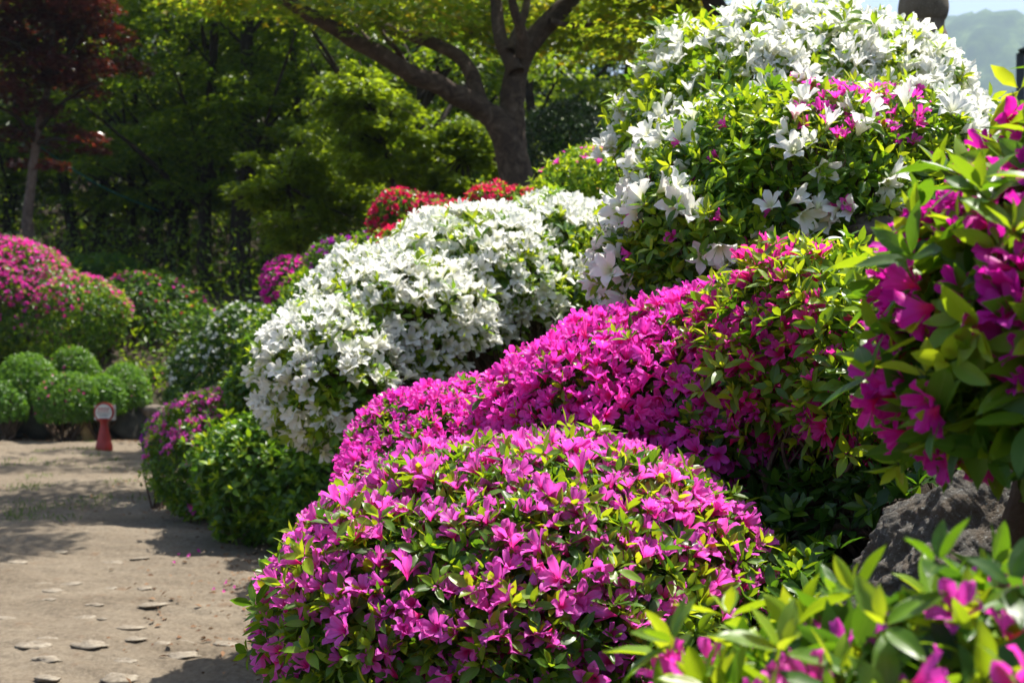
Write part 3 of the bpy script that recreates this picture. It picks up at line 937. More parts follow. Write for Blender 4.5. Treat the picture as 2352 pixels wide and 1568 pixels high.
def splat(pos, rad):
    d = pos[:, 1]
    x = (1176 + pos[:, 0] / d * FPX) / CELL
    y = (784 - (pos[:, 2] - CAM_H) / d * FPX) / CELL
    rr = np.minimum(rad / d * FPX / CELL, 6)
    for dx in (-0.6, 0, 0.6):
        for dy in (-0.6, 0, 0.6):
            xi = (x + dx * rr).astype(int)
            yi = (y + dy * rr).astype(int)
            k = (xi >= 0) & (yi >= 0) & (xi < zb.shape[1]) & (yi < zb.shape[0]) & (d > 0.3)
            np.minimum.at(zb, (yi[k], xi[k]), d[k])


for S in SHRUBS:
    for f in S['flowers']:
        splat(f['pos'], f['scale'])
    L = S['leaves']
    S['lc'] = L['pos'] + L['rot'][:, :, 0] * (L['scale'] * 0.5)[:, None]
    splat(S['lc'], L['scale'] * 0.3)


def showing(pos, rad, limit):
    """indices of the elements that show largest, at most `limit`"""
    d = np.maximum(pos[:, 1], 0.1)
    x = ((1176 + pos[:, 0] / d * FPX) / CELL).astype(int)
    y = ((784 - (pos[:, 2] - CAM_H) / d * FPX) / CELL).astype(int)
    k = (x >= 0) & (y >= 0) & (x < zb.shape[1]) & (y < zb.shape[0])
    vis = np.zeros(len(pos), bool)
    vis[k] = d[k] <= zb[y[k], x[k]] + rad[k] * 1.6
    size = rad / d * FPX * 2
    vis &= size > 9
    i = np.nonzero(vis)[0]
    return i[np.argsort(-size[i])][:limit]


MESH_CACHE = {}


def leaf_mesh(mat, var, q, hi):
    key = ('leaf', mat, var, q, hi)
    if key not in MESH_CACHE:
        tv, tf, te = (LEAF_HI if hi else LEAF_MID)[var]
        MESH_CACHE[key] = make_mesh('leaf', tv, tf, {'e': te, 'v': np.full(len(tv), (q + 0.5) / 6)}, MAT[mat])
    return MESH_CACHE[key]


def flower_mesh(mat, star, var, hi):
    key = ('flower', mat, star, var, hi)
    if key not in MESH_CACHE:
        tv, tf, tt_, te = ((STAR_HI if hi else STAR) if star else (PINK_HI if hi else PINK))[var]
        MESH_CACHE[key] = make_mesh('flower', tv, tf, {'t': tt_, 'e': te, 'v': np.zeros(len(tv))}, MAT[mat])
    return MESH_CACHE[key]


def place(name, me, parent, pos, rot, sc):
    o = bpy.data.objects.new(name, me)
    COL.objects.link(o)
    o.parent = parent
    M = np.eye(4)
    M[:3, :3] = rot * sc
    M[:3, 3] = pos
    o.matrix_basis = Matrix(M.tolist())
    return o


def build_shrub(S):
    base = S['base']
    root = thing(S['name'], base, S['label'], S['cat'], S['group'])
    v, f = tubes(S['twigs'], 4 if S['lod'] else 3)
    link('branches', make_mesh('branches', v - base, f, None, MAT[S['twig_mat']]), root)
    # flowers
    left = S['singles']
    total = sum(len(f['pos']) for f in S['flowers'])
    masses = {}
    for f in S['flowers']:
        quota = min(left, max(20, int(S['singles'] * len(f['pos']) / max(total, 1)))) if S['singles'] else 0
        pick = showing(f['pos'], f['scale'], quota)
        left -= len(pick)
        near = S['base'][1] < 7
        for i in pick:
            place('flower', flower_mesh(f['mat'], f['star'], int(f['var'][i]), near), root, f['pos'][i] - base, f['rot'][i], f['scale'][i])
        rest = np.setdiff1d(np.arange(len(f['pos'])), pick)
        if len(rest):
            for var in range(5):
                k = rest[f['var'][rest] == var]
                if len(k):
                    tv, tf, tt_, te = (STAR if f['star'] else PINK)[var]
                    masses.setdefault(f['mat'], []).append(scatter(tv, tf, {'t': tt_, 'e': te}, f['pos'][k] - base, f['rot'][k], f['scale'][k], {'v': RNG.random(len(k))}))
    for mt, parts in masses.items():
        v, fc, at = join_parts(parts)
        stuff(link('blossom', make_mesh('blossom', v, fc, at, MAT[mt]), root))
    # leaves
    L = S['leaves']
    pick = showing(S['lc'], L['scale'] * 0.5, S['singles'])
    hi = S['base'][1] < 4.5
    for i in pick:
        place('leaf', leaf_mesh(S['leaf_mat'], int(L['var'][i]), int(min(5, L['v'][i] * 6)), hi), root, L['pos'][i] - base, L['rot'][i], L['scale'][i])
    rest = np.setdiff1d(np.arange(len(L['pos'])), pick)
    parts = []
    if S['lod']:
        for var in range(4):
            k = rest[L['var'][rest] == var]
            tv, tf, te = LEAF_MID[var]
            parts.append(scatter(tv, tf, {'e': te}, L['pos'][k] - base, L['rot'][k], L['scale'][k], {'v': L['v'][k]}))
    else:
        tv, tf, te = LEAF_LO
        parts.append(scatter(tv, tf, {'e': te}, L['pos'][rest] - base, L['rot'][rest], L['scale'][rest], {'v': L['v'][rest]}))
    tv, tf, te = LEAF_LO
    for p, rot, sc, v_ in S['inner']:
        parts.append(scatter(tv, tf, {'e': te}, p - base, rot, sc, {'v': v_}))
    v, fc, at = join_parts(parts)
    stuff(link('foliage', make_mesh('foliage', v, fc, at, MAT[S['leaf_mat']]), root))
    return root


for S in SHRUBS:
    S['root'] = build_shrub(S)

# thick trunk of the deep magenta azalea
tp = [(1.06, 2.05, float(ground_z(1.06, 2.05)) - 0.05), (0.77, 2.08, 1.06), (0.735, 2.0, 1.2), (0.75, 1.9, 1.40)]
dm = [S for S in SHRUBS if S['name'] == 'azalea_shrub' and 'thick trunk' in S['label']][0]
v, f = tubes([(curve_pts(tp, 14), np.linspace(0.042, 0.02, 14))], 10, 0.06)
link('trunk', make_mesh('trunk', v - dm['base'], f, None, MAT['bark']), dm['root'])

# ------------------------------------------------------------------ rocks
def rock(label, name, seed, c, radii, mat, rotz=0.0, planes=16, rough=0.06, sub=44, tilt=0.0):
    v, f = rock_arrays(seed, radii, planes, sub, rough)
    o = link(name, make_mesh(name, v, f, None, MAT[mat]), None, c)
    o.rotation_euler = (0, tilt, rotz)
    tag(o, label, 'rock')
    return o


rock('big rough grey rock with a pale pitted ridge beside a dark hollow', 'garden_rock', 301, P(2262, 1300, 2.35), (0.30, 0.20, 0.17), 'rock', 0.2, 26, 0.075, 150, -0.5)
rock('brown weathered rock half buried above the cerise azalea', 'garden_rock', 306, P(2010, 575, 3.75), (0.12, 0.14, 0.09), 'brown_rock', 0.2, 14, 0.06, 40)
rock('large dark boulder under the clipped azaleas behind the red sign', 'boulder', 303, P(305, 975, 20.5), (0.36, 0.35, 0.36), 'dark_rock', 0.3, 14, 0.05, 24)
rock('small dark boulder under the shaded clipped azalea', 'boulder', 304, P(20, 980, 20.4), (0.30, 0.3, 0.26), 'dark_rock', 0.9, 14, 0.05, 24)
rock('dark boulder below the wide clipped azalea', 'boulder', 305, P(95, 975, 20.5), (0.34, 0.32, 0.30), 'dark_rock', 1.9, 14, 0.05, 24)
rock('pointed ochre stone slab leaning beside the red sign', 'stone_slab', 307, P(197, 985, 20.0), (0.09, 0.07, 0.22), 'ochre_rock', 0.4, 12, 0.05, 24, -0.32)
rock('low brown boulder in shade beside the lilac pink azalea', 'boulder', 308, P(365, 960, 20.6), (0.30, 0.3, 0.24), 'brown_rock', 0.4, 14, 0.05, 24)

# ------------------------------------------------------------------ trees
def leaf_pads(pads, n, leaf, r, flat=0.22, v0=0.5, young=0.22, droop=0.25):
    """sprays of leaves: each pad is (centre, radius)"""
    c = np.array([p for p, _ in pads])
    ra = np.array([q for _, q in pads])
    w = ra ** 2
    i = r.choice(len(pads), n, p=w / w.sum())
    u = unit(r.normal(size=(n, 3))) * (r.random((n, 1)) ** 0.40)
    u[:, 2] *= flat
    u[:, 2] -= droop * (u[:, 0] ** 2 + u[:, 1] ** 2)
    pos = c[i] + u * ra[i][:, None]
    az = np.arctan2(u[:, 1], u[:, 0]) + r.normal(size=n) * 0.9
    dr = np.stack([np.cos(az), np.sin(az), -0.25 + r.normal(size=n) * 0.3], 1)
    nl = unit(np.stack([r.normal(size=n) * 0.35, r.normal(size=n) * 0.35, np.ones(n)], 1))
    return pos, frames(dr, nl), leaf * r.uniform(0.7, 1.25, n), np.clip(v0 + r.normal(size=n) * young, 0, 1)


STAR_LEAF = (np.array([(0, 0, 0), (0.55, 0.10, 0.02), (1, 0, -0.08), (0.55, -0.10, 0.02), (0.42, 0.48, -0.03), (0.20, 0.10, 0), (0.42, -0.48, -0.03), (0.2, -0.1, 0)]),
             np.array([(0, 2, 1), (0, 3, 2), (0, 1, 4), (0, 4, 5), (0, 6, 3), (0, 7, 6)]), np.array([0.3, 0.6, 0.3, 0.6, 1, 0.6, 1, 0.6]))


def crown_mesh(pads, n, leaf, seed, mat, tmpl=LEAF_LO, **kw):
    r = np.random.default_rng(seed)
    pos, rot, sc, v_ = leaf_pads(pads, n, leaf, r, **kw)
    v, f, at = scatter(tmpl[0], tmpl[1], {'e': tmpl[2]}, pos, rot, sc, {'v': v_})
    return make_mesh('crown', v, f, at, MAT[mat])


# the maple above the white azaleas; limbs follow the photograph, at 12 m
MD = 13.6


def limb(pts, r0, r1, dd=0.0, n=22):
    c = np.array([P(x, y, MD + dd * k / max(1, len(pts) - 1)) for k, (x, y) in enumerate(pts)])
    return curve_pts(c, n), np.linspace(r0, r1, n) * MD / 12.0


maple_base = np.array([P(1185, 430, MD)[0], MD, float(ground_z(0.03, MD))])
MS = MD / 12.0
maple = thing('maple_tree', maple_base, 'spreading maple with forked brown trunk and yellow-green leaves behind the white azaleas', 'tree')
trunk_c = [tuple(maple_base - [0, 0, 0.15]), tuple(P(1195, 520, MD)), tuple(P(1188, 420, MD)), tuple(P(1170, 340, MD)), tuple(P(1150, 290, MD)), tuple(P(1122, 262, MD))]
tr_paths = [(curve_pts(trunk_c, 26), np.concatenate([np.linspace(0.21, 0.145, 12), np.linspace(0.143, 0.105, 14)]) * MS)]
tr_paths.append(limb([(1180, 400), (1178, 330), (1176, 270), (1178, 210), (1188, 160), (1214, 105), (1262, 50), (1320, -15), (1380, -120)], 0.125, 0.07, 0.3, 30))
v, f = tubes(tr_paths, 14, 0.035, 3)
link('trunk', make_mesh('trunk', v - maple_base, f, None, MAT['bark']), maple)
limbs = [limb([(1128, 268), (1085, 236), (1040, 215), (1000, 190), (960, 178), (925, 160), (880, 128), (820, 98), (770, 66), (700, 28), (640, -10), (540, -60)], 0.10, 0.045, -0.8, 34),
         limb([(1108, 250), (1092, 200), (1078, 160), (1050, 128), (1000, 102), (930, 78), (860, 55), (790, 30), (720, 0), (640, -60)], 0.075, 0.03, 0.5, 30),
         limb([(1186, 168), (1168, 128), (1152, 95), (1143, 50), (1138, -10), (1120, -120)], 0.075, 0.045, 0.4),
         limb([(1170, 120), (1185, 80), (1205, 30), (1215, -30)], 0.05, 0.03, 0.5),
         limb([(1200, 128), (1200, 80), (1180, 20), (1172, -40)], 0.055, 0.03, -0.4),
         limb([(935, 165), (915, 120), (880, 80), (850, 20)], 0.035, 0.012, -0.4),
         limb([(860, 118), (845, 90), (800, 40)], 0.025, 0.010, 0.3),
         limb([(1320, -10), (1400, -40), (1500, -40), (1600, 10)], 0.05, 0.015, -0.4),
         limb([(1262, 50), (1330, 60), (1400, 50), (1480, 70)], 0.03, 0.008, 0.5)]
for lb in limbs:
    v, f = tubes([lb], 10, 0.04, 5)
    link('limb', make_mesh('limb', v - maple_base, f, None, MAT['bark']), maple)
r = np.random.default_rng(77)
pads = []
for px, py, rad, dd in [(700, 0, 0.5, -0.5), (800, 10, 0.42, -0.8), (905, 35, 0.42, -1.0), (960, 10, 0.5, -0.6), (1030, 40, 0.40, 0.6), (1080, 10, 0.5, 0.8), (1230, 90, 0.35, 0.9), (1290, 40, 0.5, 1.0),
                        (1350, 80, 0.42, 0.6), (1410, 30, 0.5, 0.4), (1490, 50, 0.42, 0.2), (1560, 20, 0.42, 0.0), (1470, 120, 0.32, 0.9), (1340, 130, 0.25, 1.2), (620, -30, 0.6, 0), (560, 0, 0.35, 0.4), (460, -10, 0.4, 0.3), (1600, 10, 0.3, 0.3),
                        (1125, 60, 0.3, 0.5), (1140, 110, 0.22, 0.8), (1000, 70, 0.22, 0.2), (1060, 85, 0.25, 1.0)]:
    pads.append((P(px, py, MD + dd) - maple_base, rad * MS))
for k in range(26):
    a = r.uniform(0, 6.28)
    q = r.uniform(0.4, 3.0)
    z = P(0, 0, MD)[2] + 0.25 + r.uniform(0, 2.6) * (1 - (q / 4.2) ** 2)
    pads.append((np.array([-0.3 + math.cos(a) * q * 1.05, MD + 0.6 + math.sin(a) * q * 0.7, z]) - maple_base, r.uniform(0.45, 0.8)))
for k in range(16):
    pads.append((np.array([r.uniform(-3.0, -0.7), r.uniform(11.6, 13.9), r.uniform(6.4, 8.2)]) - maple_base, r.uniform(0.4, 0.62)))
link('crown', crown_mesh(pads, 26000, 0.088, 78, 'maple_leaf', STAR_LEAF, flat=0.25, v0=0.5, young=0.3), maple)

# red maple across the path
rb = np.array([P(66, 575, 24.3)[0], 24.3, float(ground_z(-7.6, 24.3))])
red = thing('red_maple_tree', rb, 'dark red-leaved maple on the far side of the path', 'tree')
pts = [tuple(rb - [0, 0, 0.1])] + [tuple(P(x, y, 24.3)) for x, y in ((66, 560), (63, 500), (70, 440), (78, 370), (88, 300), (110, 200), (120, 60), (120, -60))]
v, f = tubes([(curve_pts(pts, 30), np.linspace(0.11, 0.04, 30))], 10, 0.05)
link('trunk', make_mesh('trunk', v - rb, f, None, MAT['pale_bark']), red)
for lp in ([(88, 300), (140, 240), (200, 200), (230, 190)], [(84, 330), (40, 270), (-20, 240), (-60, 230)], [(110, 200), (160, 120), (200, 60)], [(112, 180), (50, 110), (-10, 80)], [(84, 330), (130, 320), (190, 330)]):
    c = np.array([P(x, y, 24.3 - 0.3 * k) for k, (x, y) in enumerate(lp)])
    v, f = tubes([(curve_pts(c, 12), np.linspace(0.05, 0.012, 12))], 7, 0.05)
    link('limb', make_mesh('limb', v - rb, f, None, MAT['dark_bark']), red)
pads = []
r = np.random.default_rng(79)
for px, py, rad in [(30, 100, .8), (110, 140, .7), (190, 130, .5), (220, 150, .4), (60, 30, .9), (170, 40, .7), (200, 0, .6), (20, 200, .6), (90, 240, .5), (205, 210, .35), (150, 290, .35), (200, 310, .35), (215, 340, .28), (40, 300, .45), (100, 330, .4), (-40, 60, 1), (-60, 180, .8), (150, 100, .5), (70, 175, .5), (110, -40, .9), (20, -60, 1.0), (170, 180, .4), (50, 370, .3), (120, 375, .3)]:
    pads.append((P(px, py, 24.3 + r.normal() * 0.7) - rb, rad))
for k in range(16):
    a = r.uniform(0, 6.28)
    q = r.uniform(0.3, 2.1)
    pads.append((np.array([P(60, 0, 24.3)[0] + math.cos(a) * q, 24.3 + math.sin(a) * q, 6.0 + r.uniform(0, 3.2)]) - rb, r.uniform(0.5, 0.9)))
link('crown', crown_mesh(pads, 24000, 0.115, 80, 'red_leaf', STAR_LEAF, flat=0.28, v0=0.45, young=0.28), red)

# light green understorey trees
def understorey(label, d, stem_px, lobes, n, leaf, seed, vy=0.55):
    b = np.array([P(stem_px[0][0], 0, d)[0], d, float(ground_z(P(stem_px[0][0], 0, d)[0], d))])
    t = thing('understorey_tree', b, label, 'tree')
    pts = [tuple(b - [0, 0, 0.1])] + [tuple(P(x, y, d)) for x, y in stem_px]
    v, f = tubes([(curve_pts(pts, 22), np.linspace(0.05, 0.012, 22))], 7, 0.05)
    link('trunk', make_mesh('trunk', v - b, f, None, MAT['dark_bark']), t)
    r = np.random.default_rng(seed)
    pads = []
    for px, py, w in lobes:
        rad = w * d / FPX
        for q in range(13):
            off = unit(r.normal(size=3)) * rad * r.uniform(0.2, 1.15)
            pads.append((P(px, py, d) + off - b, rad * r.uniform(0.16, 0.45)))
    for p_, q_ in pads[::6]:
        v, f = tubes([(curve_pts([P(stem_px[len(stem_px) // 2][0], stem_px[len(stem_px) // 2][1], d) - b, p_ * 0.6 + (P(*stem_px[-1], d) - b) * 0.4 - [0, 0, 0.15], p_], 6), np.linspace(0.016, 0.005, 6))], 4)
        link('limb', make_mesh('limb', v, f, None, MAT['dark_bark']), t)
    link('crown', crown_mesh(pads, n, leaf, seed + 1, 'wood_leaf', LEAF_MID[0] if False else LEAF_LO, flat=0.8, v0=vy, young=0.22, droop=0.1), t)


understorey('leafy light green young tree with a pointed top beside the maple trunk', 17.4, [(910, 560), (905, 440), (880, 330), (845, 220), (825, 140)],
            [(825, 165, 45), (800, 210, 70), (870, 215, 75), (760, 250, 60), (830, 290, 95), (920, 300, 80), (880, 370, 100), (980, 320, 55), (800, 370, 80)], 10000, 0.095, 90, 0.74)
understorey('low spreading light green tree with bright outer leaves above the purple azalea', 18.0, [(690, 620), (680, 520), (660, 430), (640, 370)],
            [(650, 370, 70), (720, 360, 70), (590, 420, 60), (700, 430, 90), (620, 450, 60), (780, 450, 90), (560, 440, 40), (720, 510, 90), (850, 480, 90), (640, 520, 80)], 10000, 0.095, 92, 0.70)
understorey('broad light green bush-like tree filling the gap next to the maple trunk', 17.7, [(1060, 520), (1060, 430), (1070, 350), (1085, 290)],
            [(1085, 300, 60), (1040, 340, 70), (1110, 360, 70), (1000, 400, 80), (1080, 440, 80), (1140, 410, 45), (980, 470, 80), (1070, 500, 70), (1225, 390, 35), (1215, 350, 30)], 9000, 0.09, 94, 0.68)

# woodland trees behind: four builds, each copied several times with its own trunk and crown
def wood_tree_meshes(seed, lean, mat='wood_leaf', v0=0.36):
    r = np.random.default_rng(seed)
    h = 9.5
    pts = [(0, 0, -0.2), (lean * 0.1, 0, 1.5), (lean * 0.35 + r.normal() * .05, r.normal() * .1, 3.2), (lean * 0.7, r.normal() * .15, 5.5), (lean, 0, 7.5), (lean * 1.1, 0, h)]
    tp_ = [(curve_pts(pts, 26), np.linspace(0.16, 0.03, 26))]
    tm = make_mesh('trunk', *tubes(tp_, 9, 0.05, seed), None, MAT['dark_bark'])
    pads, lp = [], []
    for k in range(62):
        a = r.uniform(0, 6.28)
        z = r.uniform(2.0, 8.6)
        q = r.uniform(0.5, 3.4) * (1 - abs(z - 5.0) / 10)
        c = np.array([math.cos(a) * q + lean * z / 9, math.sin(a) * q, z])
        pads.append((c, r.uniform(0.4, 0.85)))
        if k % 5 == 0:
            z0 = max(1.6, z - q * 0.8 - 0.4)
            lp.append((curve_pts([np.array([lean * z0 / 9, 0, z0]), c * 0.55 + np.array([lean * z0 / 9, 0, z0 + 0.2]) * 0.45, c], 8), np.linspace(0.05, 0.012, 8)))
    lm = [make_mesh('limb', *tubes([x], 5, 0.05), None, MAT['dark_bark']) for x in lp]
    cm = crown_mesh(pads, 9500, 0.165, seed + 1, mat, LEAF_LO, flat=0.24, v0=v0, young=0.3)
    return tm, lm, cm


WT = [wood_tree_meshes(400, 0.3), wood_tree_meshes(410, 1.4), wood_tree_meshes(420, -0.8), wood_tree_meshes(430, 0.0)]
wood = [(470, 28.5, 3, 1.0), (550, 28, 0, 1.5), (340, 32, 1, 0.95), (385, 31, 1, 0.9), (300, 33, 0, 0.7), (612, 32, 3, 0.8), (715, 29, 2, 0.8), (860, 28, 3, 1.0), (980, 30, 1, 1.1), (1080, 28, 0, 0.9),
        (1260, 27.5, 2, 0.9), (1370, 29, 1, 0.85), (1480, 31, 3, 0.9), (170, 33.5, 2, 1.0), (20, 34, 3, 1.1), (-120, 34, 0, 1.0), (640, 36, 1, 1.2), (420, 37, 0, 1.2), (230, 37, 3, 1.2), (900, 36, 2, 1.2), (1150, 35, 0, 1.1), (950, 19.6, 3, 0.7), (430, 33, 2, 0.8), (-300, 33, 1, 1.0)]
wood_labels = {1: 'woodland tree with the thickest dark straight trunk', 0: 'straight slender dark woodland trunk next to the thickest one', 2: 'leaning dark woodland trunk nearest the teal rope', 3: 'leaning dark woodland trunk parallel to its leaning neighbour'}
RW = np.random.default_rng(44)
for k, (px, d, kind, thick) in enumerate(wood):
    x = (px - 1176) * d / FPX
    t = thing('woodland_tree', (x, d, float(ground_z(x, d)) - 0.05), wood_labels.get(k, 'tall dark-trunked tree in the shaded woodland behind the garden'), 'tree', 'woodland trees behind the garden')
    t.rotation_euler = (0, 0, 0 if kind == 1 else float(RW.uniform(-0.6, 0.6)))
    tm, lm, cm = WT[kind]
    o = link('trunk', tm, t)
    o.scale = (thick, thick, 1)
    for q in lm:
        link('limb', q, t)
    c = link('crown', cm, t)
    s = float(RW.uniform(0.92, 1.12)) * (0.72 if d < 21 else 1)
    c.scale = (s, s, 1)
    c.rotation_euler = (0, 0, float(RW.uniform(-3, 3)) if kind != 1 else 0)
r = np.random.default_rng(55)
n = 42000
fx = r.uniform(-30, 9, n)
fy = r.uniform(38, 60, n)
pos = np.stack([fx, fy, ground_z(fx, fy) + r.random(n) ** 1.3 * 7.5], 1)
k = wave_noise(pos, 0.7, 12) > -0.6
pos = pos[k]
dr = unit(r.normal(size=pos.shape))
v, f, at = scatter(LEAF_LO[0], LEAF_LO[1], {'e': LEAF_LO[2]}, pos, frames(dr, unit(r.normal(size=pos.shape) + UP)), 0.42 * r.uniform(0.7, 1.3, len(pos)), {'v': r.random(len(pos)) * 0.6})
wo = stuff(link('forest', make_mesh('forest', v, f, at, MAT['dark_leaf'])))
wo['label'] = 'dark mass of woodland foliage closing the view'
wo['category'] = 'forest'

n = 52000
fx = r.uniform(-16, 6, n)
fy = 20.75 + r.random(n) ** 1.25 * 26
pos = np.stack([fx, fy, ground_z(fx, fy) + r.random(n) ** 1.6 * (0.3 + np.clip(0.45 * (wave_noise(np.stack([fx, fy, 0 * fx], 1), 0.8, 14) + 1), 0, 1) * np.clip((fy - 20.5) / 3, 0.2, 2.2))], 1)
dr = unit(r.normal(size=pos.shape) + UP * 0.4)
v, f, at = scatter(LEAF_LO[0], LEAF_LO[1], {'e': LEAF_LO[2]}, pos, frames(dr, unit(r.normal(size=pos.shape) * 0.6 + UP)), 0.13 * r.uniform(0.6, 1.3, n), {'v': r.random(n) * 0.7})
ug = stuff(link('undergrowth', make_mesh('undergrowth', v, f, at, MAT['wood_leaf'])))
ug['label'] = 'low green undergrowth covering the woodland floor'
ug['category'] = 'undergrowth'

# dark leaning tree behind the white dome
b = np.array([P(1700, 300, 9.5)[0], 9.5, float(ground_z(1.5, 9.5))])
t = thing('leaning_tree', b, 'dark leaning trunk crossing the sky gap above the tall white azalea', 'tree')
v, f = tubes([(curve_pts([b - [0, 0, 0.1], P(1690, 120, 9.5), P(1660, 50, 9.5), P(1625, -20, 9.5), P(1570, -120, 9.6), P(1530, -420, 10.2), P(1500, -1000, 11.0)], 28), np.linspace(0.10, 0.03, 28))], 10, 0.05)
link('trunk', make_mesh('trunk', v - b, f, None, MAT['dark_bark']), t)
pads = [(P(x, y, 9.5 + q) - b, s) for x, y, q, s in ((1570, -110, .2, .5), (1480, -60, .4, .45), (1520, 60, .8, .22), (1580, 20, .3, .2), (1440, 20, .6, .4), (1660, -60, .2, .35), (1500, 130, 1.0, .16), (1700, -150, 0, .5), (1400, -120, .2, .6))]

for p_, q_ in pads[:5]:
    v, f = tubes([(curve_pts([P(1600, -60, 9.5) - b, (P(1600, -60, 9.5) - b) * 0.5 + p_ * 0.5, p_], 6), np.linspace(0.022, 0.006, 6))], 5)
    link('limb', make_mesh('limb', v, f, None, MAT['dark_bark']), t)
link('crown', crown_mesh(pads, 3500, 0.075, 96, 'maple_leaf', STAR_LEAF, flat=0.35, v0=0.45), t)

# ------------------------------------------------------------------ statue, building, sign, cable
sb = np.array([P(2121, 40, 8.0)[0], 8.0, float(ground_z(2.3, 8.0))])
st = thing('stone_statue', sb, 'weathered brown stone statue with a rounded head behind the tall white azalea', 'statue')


def lathe(profile, seg=40, ox=0.0, seed=0, amp=0.0):
    pr_ = np.array(profile)
    zz = np.linspace(0, len(pr_) - 1, len(pr_) * 5)
    rr = np.interp(zz, np.arange(len(pr_)), pr_[:, 0])
    hh = np.interp(zz, np.arange(len(pr_)), pr_[:, 1])
    rr = np.convolve(np.pad(rr, 2, 'edge'), np.ones(5) / 5, 'valid')
    a = np.linspace(0, 2 * math.pi, seg, endpoint=False)
    V = np.stack([rr[:, None] * np.cos(a), rr[:, None] * np.sin(a), np.repeat(hh[:, None], seg, 1)], -1).reshape(-1, 3)
    if amp:
        V = V * (1 + amp * wave_noise(V, 9, seed)[:, None] * [1, 1, 0.2] + amp * 0.5 * wave_noise(V, 24, seed + 1)[:, None] * [1, 1, 0.2])
    n_ = len(rr)
    i = np.arange(n_ - 1)[:, None] * seg
    j = np.arange(seg)[None]
    j2 = (j + 1) % seg
    Fq = np.stack([i + j, i + j2, i + seg + j2, i + seg + j], -1).reshape(-1, 4)
    return V, Fq


zt = P(0, 25, 8.0)[2] - sb[2]
v, f = lathe([(0.30, -0.05), (0.30, 0.12), (0.22, 0.14), (0.22, 0.16)])
link('plinth', make_mesh('plinth', v, f, None, MAT['statue'], False), st)
v, f = lathe([(0.19, 0.15), (0.18, 0.3), (0.165, zt - 0.28), (0.125, zt - 0.13), (0.112, zt - 0.09), (0.118, zt - 0.05)], seed=4, amp=0.03)
link('body', make_mesh('body', v, f, None, MAT['statue']), st)
v, f = lathe([(0.10, zt - 0.075), (0.128, zt - 0.045), (0.14, zt), (0.137, zt + 0.05), (0.12, zt + 0.12), (0.08, zt + 0.18), (0.0, zt + 0.21)], seed=6, amp=0.025)
link('head', make_mesh('head', v, f, None, MAT['statue']), st)

# building corner far right
BD = 30.0
bx0 = P(2334, 0, BD)[0]
bz = P(0, 122, BD)[2]
gb = float(ground_z(bx0, BD))
bl = thing('building', (bx0, BD, gb), 'grey building corner with a dark pillar and shallow roof near the mountain', 'building')
MAT['dark_metal'] = plain('dark_grey_cladding', (0.035, 0.045, 0.055), 0.6)
MAT['pale_wall'] = plain('pale_grey_wall', (0.42, 0.46, 0.50), 0.7)
MAT['glass'] = plain('dark_window_glass', (0.02, 0.04, 0.035), 0.08, 0.6)
bl.rotation_euler = (0, 0, -0.37)
for nm, bxx, mt in (('pillar', (0.0, 0.16, -0.05, 0.3, 0, bz - gb - 0.02), 'dark_metal'), ('wall', (0.162, 6.0, 0.0, 5.0, 0, bz - gb - 0.05), 'pale_wall')):
    v, f = box_arrays(*bxx)
    link(nm, make_mesh(nm, v, f, None, MAT[mt], False), bl)
v = np.array([(0.05, -0.35, bz - gb), (6.3, -0.35, bz - gb), (6.3, 5.2, bz - gb), (0.05, 5.2, bz - gb), (3.2, -0.35, bz - gb + 1.3), (3.2, 5.2, bz - gb + 1.3)])
link('roof', make_mesh('roof', v, np.array([(0, 1, 4), (2, 3, 5), (0, 4, 5), (0, 5, 3), (1, 2, 5), (1, 5, 4), (0, 3, 2), (0, 2, 1)]), None, MAT['dark_metal'], False), bl)
for k in range(3):
    v, f = box_arrays(0.30 + k * 1.8, 1.5 + k * 1.8, -0.02, 0.04, bz - gb - 1.4, bz - gb - 0.18)
    w = link('window', make_mesh('window', v, f, None, MAT['dark_metal'], False), bl)
    v, f = box_arrays(0.36 + k * 1.8, 1.44 + k * 1.8, -0.03, 0.0, bz - gb - 1.34, bz - gb - 0.24)
    link('pane', make_mesh('pane', v, f, None, MAT['glass'], False), w)

# red sign stand on the path
SD = CAM_H * FPX / (1034 - 784)
sp = P(239, 1034, SD)
sp[2] = 0.0
U = SD / FPX
sg = thing('sign_stand', sp, 'small red waisted plastic stand with round white notice on the path', 'sign')
MAT['red'] = plain('faded_red_plastic', (0.30, 0.022, 0.018), 0.45)
MAT['notice_white'] = plain('notice_white', (0.62, 0.60, 0.56), 0.5)
MAT['notice_red'] = plain('notice_red', (0.42, 0.03, 0.03), 0.5)
MAT['notice_grey'] = plain('notice_grey', (0.18, 0.19, 0.18), 0.5)
v, f = lathe([(19 * U, 0), (20 * U, 3 * U), (19 * U, 12 * U), (16 * U, 22 * U), (12 * U, 40 * U), (8.5 * U, 56 * U), (8.5 * U, 62 * U), (11 * U, 70 * U), (12 * U, 74 * U)], 28)
link('stand', make_mesh('stand', v, f, None, MAT['red']), sg)


def disc(r0, y0, y1, zc, seg=36):
    a = np.linspace(0, 2 * math.pi, seg, endpoint=False)
    c, s = np.cos(a), np.sin(a)
    V = np.concatenate([np.stack([r0 * c, 0 * c + y0, zc + r0 * s], 1), np.stack([r0 * c, 0 * c + y1, zc + r0 * s], 1), [(0, y0, zc), (0, y1, zc)]])
    j = np.arange(seg)
    j2 = (j + 1) % seg
    return V, np.concatenate([np.stack([j, j2, j2 + seg], 1), np.stack([j, j2 + seg, j + seg], 1), np.stack([j2, j, 0 * j + 2 * seg], 1), np.stack([j + seg, j2 + seg, 0 * j + 2 * seg + 1], 1)])


